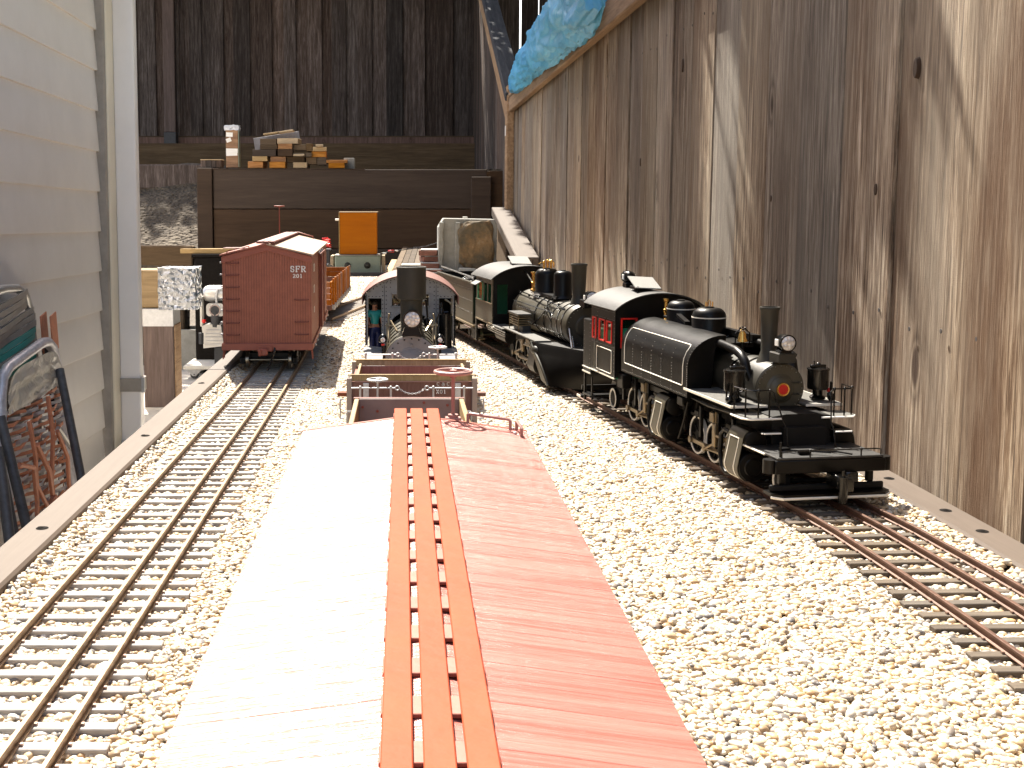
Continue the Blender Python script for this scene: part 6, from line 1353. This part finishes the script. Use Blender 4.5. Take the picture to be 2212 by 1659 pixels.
# ------------------------------------------------------------------ things at the far end of the deck
def far_end():
    b = T('metal_box', 'pale green metal box with two round dark knobs at the end of the deck', 'box', (-.180, 4.80, -.011))
    MB().box((0, 0, .0385), (.182, .12, .077), ch=.003).build('case', 'metal_green', b, smooth=0)
    MB().box((0, 0, .0785), (.186, .124, .003), ch=.0008).build('lid', 'trim_grey', b, smooth=0)
    for x in (-.041, .038):
        m = MB(); m.lathe([(0, -.0110), (.006, -.0105), (.0085, -.007), (.0100, -.003), (.0128, -.002), (.0134, .001)], (x, -.0600, .038), (0, 1, 0), 28); m.build('knob', 'graphite', b)
    for x in (-.104, .102): MB().box((x, .01, .038), (.012, .12, .076), ch=.001).build('side_board', 'lumber_pale', b, smooth=0)
    h = T('wooden_box', 'honey coloured varnished wooden box standing on the pale green metal box', 'box', (-.178, 4.805, .069))
    MB().box((0, 0, .085), (.150, .090, .168), ch=.002).build('case', 'honey', h, smooth=0)
    MB().box((0, 0, .1705), (.156, .096, .003), ch=.0008).build('lid', 'lumber_pale', h, smooth=0); MB().box((-.0765, 0, .085), (.003, .094, .168), ch=.0005).build('lit_side', 'lumber_pale', h, smooth=0)  # left side in pale wood, standing for light from the left
    m = MB(); m.cyl((-.078, -.02, .140), (-.094, -.02, .140), .004, n=12); m.build('peg', 'white', h)
    MB().box((-.36, 4.95, .03), (.12, .1, .11), ch=.003).build('battery_case', 'dark_steel', None, smooth=0); tag(bpy.data.objects['battery_case'], 'black battery case left of the pale green metal box, red lead on top', 'battery')
    m = MB(); m.tube([(-.318 + .019 * math.cos(a) * (1 - a * .01), 4.93 + .012 * math.sin(a), .094 + a * .0016) for a in [i * .35 for i in range(70)]], .0030, 6); tag(m.build('cable', 'red'), 'coiled bright red lead behind the wooden box, over the box car roof', 'cable')
    m = MB(); m.tube([(-.090, 4.77, .072), (-.06, 4.80, .078), (-.02, 4.9, .080), (.04, 4.92, .088), (.10, 4.92, .098), (.15, 4.95, .112)], .0022, 6); c = m.build('jumper_lead', 'dark_steel'); tag(c, 'black lead with a red clip strung over the planks beside the green box', 'cable')
    m = MB(); m.box((-.048, 4.86, .0790), (.026, .010, .010), ch=.002); m.build('clip', 'red', c); m = MB(); m.box((-.078, 4.78, .0740), (.024, .007, .006), ch=.001); m.box((-.026, 4.88, .080), (.014, .006, .006), ch=.001); m.build('clip_jaw', 'white', c)
    m = MB(); m.tube([(-.292, 4.60, .040), (-.262, 4.62, .020), (-.235, 4.64, .002)], .0040, 8); tag(m.build('lever', 'dark_tube'), 'dark rod slanting down in front of the pale green box', 'rod')
    rp = T('plank_ramp', 'weathered planks running back across the yard beside the green box', 'planks', (-.01, 4.72, -.008), (R(2.4), 0, R(-2)))
    for k, (mt, l) in enumerate((('lumber_pale', .55), ('timber', 1.25), ('timber', 1.22), ('timber', 1.28), ('timber', 1.2))):
        MB().box((-.046 + k * .0262, l / 2 - .02, .006 + .0015 * (k % 2)), (.0250, l, .014), ch=.001).build('plank', mt, rp, smooth=0)
    wb = MB().box((.033, 4.72, .0150), (.078, .05, .040), ch=.003).build('lit_top_block', 'ply_white', smooth=0); tag(wb, 'small block coloured white as a sunlit top, showing above the fat smokestack', 'block')  # white colour stands for the sunlit top of some unidentified thing
    bp = T('brick_pile', 'loose bricks crusted with grey mortar beside the stone faced block', 'bricks', (.10, 4.80, -.012))
    for i, (x, y, z, a, w_) in enumerate(((.020, -.01, .010, 4, .075), (-.012, .08, .012, -12, .08), (.010, .02, .034, -6, .085), (.018, .06, .060, 9, .085), (.006, .05, .086, -5, .075))):
        MB().box((x, y, z), (w_, .10, .0215), R(a), ch=.0025).build('brick', 'brick', bp, smooth=0)
        m = MB(); m.box((x + .003, y + .002, z + .0125), (w_ * .96, .095, .005), R(a + 3), ch=.002); m.build('mortar', 'mortar', bp, smooth=0)
    sb = T('stone_block', 'grey concrete block with a rough rusty rock set in its face', 'block', (.265, 4.86, -.012))
    m = MB(); m.prism([(-.122, 0), (.112, 0), (.116, .20), (.105, .222), (-.100, .226), (-.122, .19)], -.075, .09, 'Y')
    for x in (-.112, -.046): m.prism([(x - .008, 0), (x + .011, 0), (x + .009, .05), (x + .013, .10), (x + .010, .17), (x + .014, .21), (x - .006, .212), (x - .010, .12)], -.088, -.072, 'Y')
    m.build('concrete_body', 'block_grey', sb, bevel=.004, smooth=0)
    MB().box((.035, -.085, .014), (.15, .03, .028), ch=.004).build('ledge', 'ply_white', sb, smooth=0)  # white stands for sunlight on the grey block's ledge
    bm = bmesh.new(); bmesh.ops.create_icosphere(bm, subdivisions=5, radius=1)
    for v in bm.verts:
        c = v.co; c = Vector((max(-.80, min(.80, c.x)), max(-.62, min(.7, c.y)), max(-.82, min(.82, c.z))))
        d = noise.noise(c * 1.6) * .16 + noise.noise(c * 4) * .06 + noise.noise(c * 9) * .02
        v.co = Vector((c.x * .088, c.y * .05, c.z * .112)) * (1 + d)
    me = bpy.data.meshes.new('rock'); bm.to_mesh(me); bm.free(); me.materials.append(M['rock_face']); inst(me, 'rock', sb, (.033, -.070, .120))
    m = MB(); m.box((-.01, .0, .229), (.02, .012, .008), ch=.002); m.build('mortar_crumb', 'ply_white', sb, smooth=0)
    ws_ = MB().box((.165, 4.50, -.002), (.062, .03, .010), R(-8), ch=.001).build('wood_strip', 'lumber_pale', smooth=0); tag(ws_, 'short yellow wood strip lying on the gravel behind the grey engine', 'wood strip')
    # left side, beyond the box car
    sbx = T('storage_box', 'dark storage box standing behind the lettered box car, on its left', 'box', (-.72, 5.72, -.53)); MB().box((0, 0, .28), (.52, .30, .55), ch=.006).build('bin', 'tar_black', sbx, smooth=0); MB().box((0, 0, .560), (.54, .32, .016), ch=.003).build('lid', 'tar_black', sbx, smooth=0)
    yb = MB().box((-.80, 5.62, .0505), (.50, .05, .022), ch=.001).build('plank', 'lumber_pale', smooth=0); tag(yb, 'pale yellow plank end sticking out left of the lettered box car', 'plank')
    mo = T('pump_motor', 'grey electric pump motor with a red knob on the dolly beside the box car', 'motor', (-.85, 5.36, -.462))
    m = MB(); m.lathe([(0, 0), (.022, .002), (.033, .012), (.037, .03), (.037, .16), (.03, .17), (0, .17)], (-.056, 0, .330), (1, 0, 0), 32); m.build('motor_barrel', 'alu', mo)
    m = MB(); m.tube([(.012, -.03, .27), (.010, -.04, .32), (.018, -.042, .350), (.035, -.042, .355), (.05, -.04, .34)], .006, 10); m.build('hose', 'galv', mo)
    m = MB(); m.box((-.060, -.01, .250), (.010, .05, .135), ch=.002); m.build('side_plate', 'ply_white', mo, smooth=0)
    m = MB(); m.prism(rrect(-.035, .230, .045, .288, .015), -.045, .01, 'Y'); m.build('pump_head', 'alu', mo)
    m = MB(); m.lathe([(.020, -.004), (.026, -.004), (.026, .004), (.020, .004)], (.005, -.048, .258), (0, 1, 0), 28); m.build('ring', 'chrome', mo); m = MB(); m.cyl((.005, -.05, .258), (.005, -.02, .258), .0205, n=24); m.cyl((.005, -.03, .25), (.002, -.03, .18), .024, .018, n=16); m.build('cap', 'dark_steel', mo)
    m = MB(); m.lathe([(.006, 0), (.010, .004), (.009, .016), (0, .018)], (-.045, -.05, .200), (0, 0, 1), 14); m.build('red_knob', 'red', mo)
    m = MB(); m.prism([(-.050, .085), (.042, .095), (.030, .190), (-.030, .195), (-.056, .185)], -.045, .03, 'Y'); cr = m.build('crankcase', 'alu', mo, smooth=0)
    for k in range(5): MB().box((-.003, -.048, .104 + k * .016), (.080 - k * .003, .006, .003), ch=.0008).build('fin', 'alu', cr, smooth=0)
    m = MB(); m.cyl((-.060, -.045, .105), (-.060, -.045, .155), .011, n=16); m.box((.02, 0, .045), (.05, .05, .09), ch=.003); m.build('foot', 'dark_steel', mo)
    do = T('dolly', 'wooden wheeled dolly standing on the patio in front of the cinder block', 'dolly', (-.93, 5.48, -.525))
    MB().box((.10, 0, .054), (.34, .26, .017), ch=.002).build('top_board', 'ply_white', do, smooth=0)
    for x in (-.025, .22):
        for y in (-.09, .09):
            c = MB(); c.prism([(x - .038, .0455), (x + .038, .0455), (x + .007, .012), (x - .007, .012)], y - .013, y - .010, 'Y'); c.prism([(x - .038, .0455), (x + .038, .0455), (x + .007, .012), (x - .007, .012)], y + .010, y + .013, 'Y'); cc = c.build('caster', 'galv', do, smooth=0)
            c = MB(); c.lathe([(0, -.009), (.017, -.009), (.0195, -.006), (.0195, .006), (.017, .009), (0, .009)], (x, y, .0195), (0, 1, 0), 24); c.cyl((x, y - .016, .0195), (x, y + .016, .0195), .003, n=10); c.build('wheel', 'dark_steel', cc)
    cb = T('cinder_block', 'hollow grey concrete block standing on the patio behind the dolly', 'concrete block', (-.97, 5.80, -.525))
    m = MB()
    for (x, y, w_, d_) in ((0, -.085, .36, .025), (0, .085, .36, .025), (-.166, 0, .028, .145), (0, 0, .03, .145), (.166, 0, .028, .145)): m.box((x, y, .095), (w_, d_, .19))
    m.build('block_body', 'block_grey', cb, smooth=0)
far_end()

# ------------------------------------------------------------------ offcuts on top of the retaining wall
def lumber():
    X = lambda zx: -1.0737 + .000411 * zx
    Z = lambda zy: .6978 - .000411 * zy
    rows = {
     'bottom row': [(695, 510, 885, 590, 'lumber', 'orange brown', 0), (955, 515, 1150, 590, 'lumber', 'reddish', 0), (1255, 522, 1430, 590, 'lumber_pale', 'tan', 0), (1680, 532, 1880, 592, 'lumber', 'tan brown', 0)],
     'second row': [(745, 448, 930, 508, 'lumber_pale', 'pale topped', 0), (960, 448, 1150, 513, 'lumber', 'brown', 0), (1160, 448, 1385, 520, 'timber', 'dark tan', .02), (1395, 455, 1525, 545, 'timber', 'dark', .03), (1535, 455, 1650, 550, 'timber', 'shadowed', .04), (1655, 492, 1920, 530, 'lumber', 'thin orange', .01)],
     'third row': [(755, 365, 1050, 445, 'retaining', 'long dark brown', .01), (1055, 362, 1238, 445, 'retaining', 'dark red brown', .0), (1245, 418, 1380, 446, 'lumber_pale', 'bright yellow', -.01), (1395, 405, 1466, 452, 'timber', 'small brown', 0), (1470, 384, 1650, 454, 'lumber', 'bright orange', .02)],
     'fourth row': [(835, 305, 1050, 363, 'timber', 'olive brown', .01), (1058, 292, 1232, 360, 'lumber', 'square orange', -.01), (1240, 300, 1400, 372, 'timber', 'black brown', .03), (1408, 285, 1480, 384, 'timber', 'upright brown', .01), (1482, 332, 1655, 382, 'lumber_pale', 'pale grey', .0)],
     'top row': [(845, 228, 1050, 303, 'timber', 'shadowed brown', .01), (1060, 222, 1320, 290, 'lumber_pale', 'split pale', .0), (1520, 300, 1615, 330, 'lumber_pale', 'small tan', 0)],
    }
    words = ['first', 'second', 'third', 'fourth', 'fifth', 'sixth']
    for rn, bl in rows.items():
        for i, (a, b, c, d, mt, cl, dy) in enumerate(bl):
            o = MB().box((0, 0, 0), (X(c) - X(a), random.uniform(.10, .16), Z(b) - Z(d)), ch=.0012).build('lumber_offcut', mt, None, ((X(a) + X(c)) / 2, 6.17 + dy + random.uniform(-.01, .01), (Z(b) + Z(d)) / 2), (0, 0, R(random.uniform(-5, 5))), smooth=0)
            tag(o, f'{cl} lumber offcut, {words[i]} from the left in the {rn} of the pile', 'lumber offcut', 'lumber offcuts stacked on the brown wall')
    m = MB(); m.box((0, 0, 0), (.24, .006, .062), ch=.001); o = m.build('grey_sheet', 'sheet_grey', None, (-.655, 6.235, .600), (R(-4), R(-9), 0), smooth=0); tag(o, 'grey sheet leaning behind the top of the lumber pile', 'sheet')
    for (x, z, w_, a, lb) in ((-.672, .632, .085, -8, 'lower'), (-.600, .642, .080, -9, 'upper')):
        o = MB().box((0, 0, 0), (w_, .09, .008), ch=.001).build('wood_strip', 'lumber_pale', None, (x, 6.17, z), (0, R(a), 0), smooth=0); tag(o, f'pale slat tilted on top of the lumber pile, the {lb} one', 'slat')
    o = MB().box((0, 0, 0), (.055, .1, .056), ch=.002).build('paver_block', 'block_grey', None, (-.2780, 6.24, .4810), smooth=0); tag(o, 'dark grey block at the right end of the lumber pile', 'block')
    gb = T('slotted_block', 'low dark grooved block with its sunlit top coloured pale, on the left end of the wall', 'block', (-.9865, 6.19, .4585))
    for k in range(4): MB().box((-.040 + k * .0268, 0, .0185), (.0255, .09, .037), ch=.001).build('slat', 'fence_far', gb, smooth=0)
    MB().box((0, 0, .0395), (.110, .094, .004), ch=.001).build('lit_top', 'lumber_pale', gb, smooth=0)  # pale strip stands for sunlight on the dark block's top
    p = T('wrapped_stake', 'upright tan stake with torn white labels and plastic round its top', 'stake', (-.8790, 6.18, .4585))
    MB().box((0, 0, .100), (.062, .05, .200), ch=.0015).build('stake_body', 'lumber', p, smooth=0)
    MB().box((.0335, .003, .105), (.004, .052, .205), ch=.001).build('side_strip', 'metal_green', p, smooth=0)
    for (x, z, w_, h_, a) in ((-.012, .168, .034, .022, 3), (-.016, .140, .026, .020, -20), (0, .086, .060, .022, 1), (-.001, .070, .058, .020, -2)): MB().box((0, 0, 0), (w_, .0012, h_)).build('label', 'white', p, (x, -.0262 - random.uniform(0, .001), z), (0, R(a), 0), smooth=0)
    bm = bmesh.new(); bmesh.ops.create_cube(bm, size=1, matrix=Matrix.Diagonal((.074, .060, .026, 1))); bmesh.ops.subdivide_edges(bm, edges=list(bm.edges), cuts=7, use_grid_fill=True)
    for v in bm.verts: v.co += v.co.normalized() * (noise.noise(v.co * 90) * .006) + Vector((0, 0, .006 * noise.noise(Vector((v.co.x * 60, 0, 3)))))
    me = bpy.data.meshes.new('wrap'); bm.to_mesh(me); bm.free(); me.materials.append(M['plastic_wrap']); inst(me, 'plastic_wrap', p, (0, 0, .203))
lumber()

# ------------------------------------------------------------------ folded lawn chairs against the house
def chairs():
    def P(y, z, x): return (x, y, z)
    c = T('folding_chair', 'folded lawn chair with frayed orange webbing and clear plastic over its rounded top', 'chair', (0, 0, 0))
    x0 = -.905
    fr = [(2.655, -.84), (2.62, -.50), (2.635, -.26), (2.637, -.16), (2.655, -.118), (2.69, -.102), (2.80, -.090), (2.95, -.075), (3.00, -.078), (3.045, -.100), (3.075, -.146), (3.10, -.30), (3.13, -.50), (3.19, -.84)]
    m = MB(); m.tube([P(y, z, x0 + .02 * (z < -.3)) for y, z in fr], .0135, 10); m.build('frame', 'web_silver', c, smooth=60)
    m = MB(); yl = lambda z: 2.645 + (.0 if z > -.26 else -.0) + (-z - .15) * -.03; yr = lambda z: 3.07 + (-z - .15) * .16
    vs = []; n = 16
    for i in range(n + 1):
        for j in range(n + 1):
            u = i / n; z1 = -.095 - .012 * (1 - u) - .05 * abs(2 * u - 1) ** 6; z0 = -.205 + .012 * u; z = z1 + (z0 - z1) * j / n
            vs.append((x0 + .014 + .006 * noise.noise(Vector((u * 5, j * .3, 1))), 2.648 + .42 * u + .02 * (j / n) * u, z))
    m.add(vs, [(i * (n + 1) + j, i * (n + 1) + j + 1, (i + 1) * (n + 1) + j + 1, (i + 1) * (n + 1) + j) for i in range(n) for j in range(n)]); m.build('plastic_cover', 'plastic_sheet', c, smooth=80)
    for k in range(34):
        za = -.200 - k * .0105; mt = 'web_orange' if k % 2 else 'web_silver'; pts = []
        for i in range(11):
            u = i / 10; z = za + .012 * u + .004 * math.sin(u * 9 + k * .6) * (.4 + .06 * k) - .008 * math.sin(PI * u)
            pts.append((x0 + .006 + .010 * math.sin(u * 22 + k * 1.7), 2.635 + (yr(z) - 2.635) * u, z))
        m = MB()
        vs = []
        for p in pts: vs += [(p[0], p[1], p[2] + .0042), (p[0], p[1], p[2] - .0042), (p[0] - .002, p[1], p[2] - .0042), (p[0] - .002, p[1], p[2] + .0042)]
        fs = [(4 * i + a, 4 * i + (a + 1) % 4, 4 * i + 4 + (a + 1) % 4, 4 * i + 4 + a) for i in range(10) for a in range(4)]; m.add(vs, fs); m.build('webbing_strap', mt, c, smooth=0)
    for (pts, r_) in (([(2.74, -.235), (2.755, -.32), (2.80, -.40), (2.90, -.50), (2.97, -.60)], .006), ([(2.89, -.20), (2.90, -.30), (2.92, -.42), (2.94, -.55)], .006), ([(2.79, -.30), (2.86, -.38), (2.93, -.47), (2.96, -.62)], .007), ([(2.96, -.30), (3.02, -.38), (3.07, -.46), (3.10, -.56)], .006), ([(2.66, -.32), (2.74, -.345), (2.80, -.44), (2.78, -.56), (2.72, -.64)], .006)):
        m = MB(); m.tube([(x0 + .030 + .008 * math.sin(i * 2.0), y, z) for i, (y, z) in enumerate(pts)], r_, 6); m.build('loose_strap', 'web_orange', c)
    for a, b in (((-.885, 3.03, -.153), (-.652, 2.67, -.855)), ((-.87, 2.528, -.185), (-.664, 2.35, -.855)), ((-.83, 2.402, -.259), (-.652, 2.06, -.855)), ((-.855, 2.46, -.24), (-.66, 2.20, -.855))):
        m = MB(); m.tube([a, b], .0115, 10); m.build('leg', 'dark_tube', c)
    for a, b in (((2.78, -.50), (2.86, -.74)), ((2.90, -.46), (2.98, -.70))):
        m = MB(); d = Vector((0, b[0] - a[0], b[1] - a[1])); m.box(((x0 + .03), (a[0] + b[0]) / 2, (a[1] + b[1]) / 2), (.014, .045, d.length), Matrix.Rotation(-math.atan2(-d.y, -d.z), 4, 'X'), ch=.002); m.build('armrest', 'web_orange', c, smooth=0)
    m = MB(); m.tube([P(3.0, -.30, x0 + .02), P(3.13, -.40, x0 + .03), P(3.14, -.55, x0 + .03), P(2.98, -.50, x0 + .03)], .006, 8); m.build('brace', 'alu', c)
    c = T('folding_chair', 'folded lawn chair behind, its rounded back banded grey with green stripes', 'chair', (0, 0, 0))
    x0 = -.945
    fr = [(2.45, -.84), (2.45, .02), (2.50, .058), (2.60, .066), (2.80, .072), (2.90, .066), (2.96, .045), (2.995, .0), (3.02, -.15), (3.05, -.84)]
    m = MB(); m.tube([P(y, z, x0) for y, z in fr], .011, 10); m.build('frame', 'alu', c, smooth=60)
    for k in range(19):
        za = .040 - k * .0165; mt = 'trim_grey' if k not in (6, 7, 10) else 'teal'; vs = []
        for i in range(13):
            u = i / 12; z = za - .045 + .060 * u; y = 2.455 + (.545 if k > 2 else .49) * u; z = min(z, .058 - .02 * k * 0)
            for dx, dz in ((.004, .0072), (.004, -.0072), (.0, -.0072), (.0, .0072)): vs.append((x0 + dx + .006 + .003 * math.sin(u * 9 + k), y, z + dz))
        m = MB(); m.add(vs, [(4 * i + a, 4 * i + (a + 1) % 4, 4 * i + 4 + (a + 1) % 4, 4 * i + 4 + a) for i in range(12) for a in range(4)]); m.build('webbing_strap', mt, c, smooth=0)
    for x in (-.93, -.905): MB().box((0, 0, 0), (.004, .050, .10), ch=.001).build('armrest_bracket', 'web_orange', c, (x, 3.06, -.06), (R(10), 0, 0), smooth=0)
    for a, b in (((3.05, -.08), (3.30, -.86)), ((2.50, -.1), (2.62, -.86))):
        m = MB(); m.tube([P(*a, -.93), P(*b, -.90)], .010, 8); m.build('leg', 'dark_tube', c)
chairs()

# ------------------------------------------------------------------ trees that shade the fence top and the bank (above the frame)
def tree(name, label, trunk, crown, n, leaf, box):
    t = T(name, label, 'tree', trunk)
    tx, ty, tz = trunk; top = Vector(box) - Vector(trunk)
    m = MB(); mid = top * .55 + Vector((.15, .1, .3)); m.tube([(0, 0, 0), tuple(mid * .5 + Vector((.05, 0, 0))), tuple(mid)], [.14, .11, .08], 12)
    pts = crown(n)
    for k in range(16):
        p = Vector(random.choice(pts)) - Vector(trunk); a = mid * random.uniform(.8, 1.0)
        m.tube([tuple(a), tuple((a + p) / 2 + Vector((0, 0, .12))), tuple(p)], [.045, .025, .006], 6)
    m.build('trunk', 'bark', t)
    c = MB(); vs = []; fs = []
    for p in pts:
        p = Vector(p) - Vector(trunk)
        d = Vector((random.gauss(0, 1), random.gauss(0, 1), random.gauss(0, .6))).normalized(); e = d.orthogonal().normalized(); e.rotate(Matrix.Rotation(random.uniform(0, 6.28), 3, d))
        L_ = leaf * random.uniform(.6, 1.3); q = d.cross(e); k = len(vs)
        vs += [p - e * L_, p + q * L_ * .42, p + e * L_, p - q * L_ * .42]; fs.append((k, k + 1, k + 2, k + 3))
    me = bpy.data.meshes.new('crown'); me.from_pydata([tuple(v) for v in vs], [], fs); me.materials.append(M['leaf']); inst(me, 'crown', t)
S_ = (-.22, .70, 1.0)
def crown_fence(n):
    out = []
    while len(out) < n:
        c = Vector((random.uniform(-.35, 1.2) if random.random() < .8 else random.uniform(1.2, 2.6), random.uniform(1.6, 8.6), random.uniform(1.5, 3.6)))
        if c.z < .55 + .20 * c.y: continue
        for k in range(12):
            p = c + Vector((random.gauss(0, .11), random.gauss(0, .11), random.gauss(0, .08)))
            if p.x < .5:
                q = (.5 - p.x) / .22; zf = p.z - q; yf = p.y - .7 * q
                if zf < .12 + .16 * noise.noise(Vector((yf * 1.6, 5, 0))) + .50 * max(0, min(1, (1.35 - yf) / .35)) * (1 if yf > .75 else .2): continue
                if noise.noise(Vector((yf * 2.4, zf * 2.4, 9))) < -.33: continue
            out.append(tuple(p))
    return out
def crown_bank(n):
    out = []
    while len(out) < n:
        g = Vector((random.uniform(-2.8, .5), random.uniform(5.7, 7.6), random.uniform(-.1, .6))); q = random.uniform(2.0, 3.2)
        e = ((g.x + 1.29) / .30) ** 2 + ((g.y - 6.38) / .36) ** 2
        if e < 1 + .35 * noise.noise(g * 5): continue
        if g.x > -1.10 and g.y < 6.36 + .04 * noise.noise(g * 9): continue
        c = g + Vector(S_) * q
        for k in range(8): out.append(tuple(c + Vector((random.gauss(0, .035), random.gauss(0, .035), random.gauss(0, .035)))))
    return out
tree('shade_tree', 'leafy tree beyond the near fence whose branches shade the fence top', (2.3, 5.2, -.9), crown_fence, 52000, .05, (1.0, 5.0, 3.0))
tree('shade_tree', 'leafy tree beyond the back fence shading the dirt bank on the left', (-2.9, 9.9, -.9), crown_bank, 30000, .05, (-2.3, 8.6, 3.2))
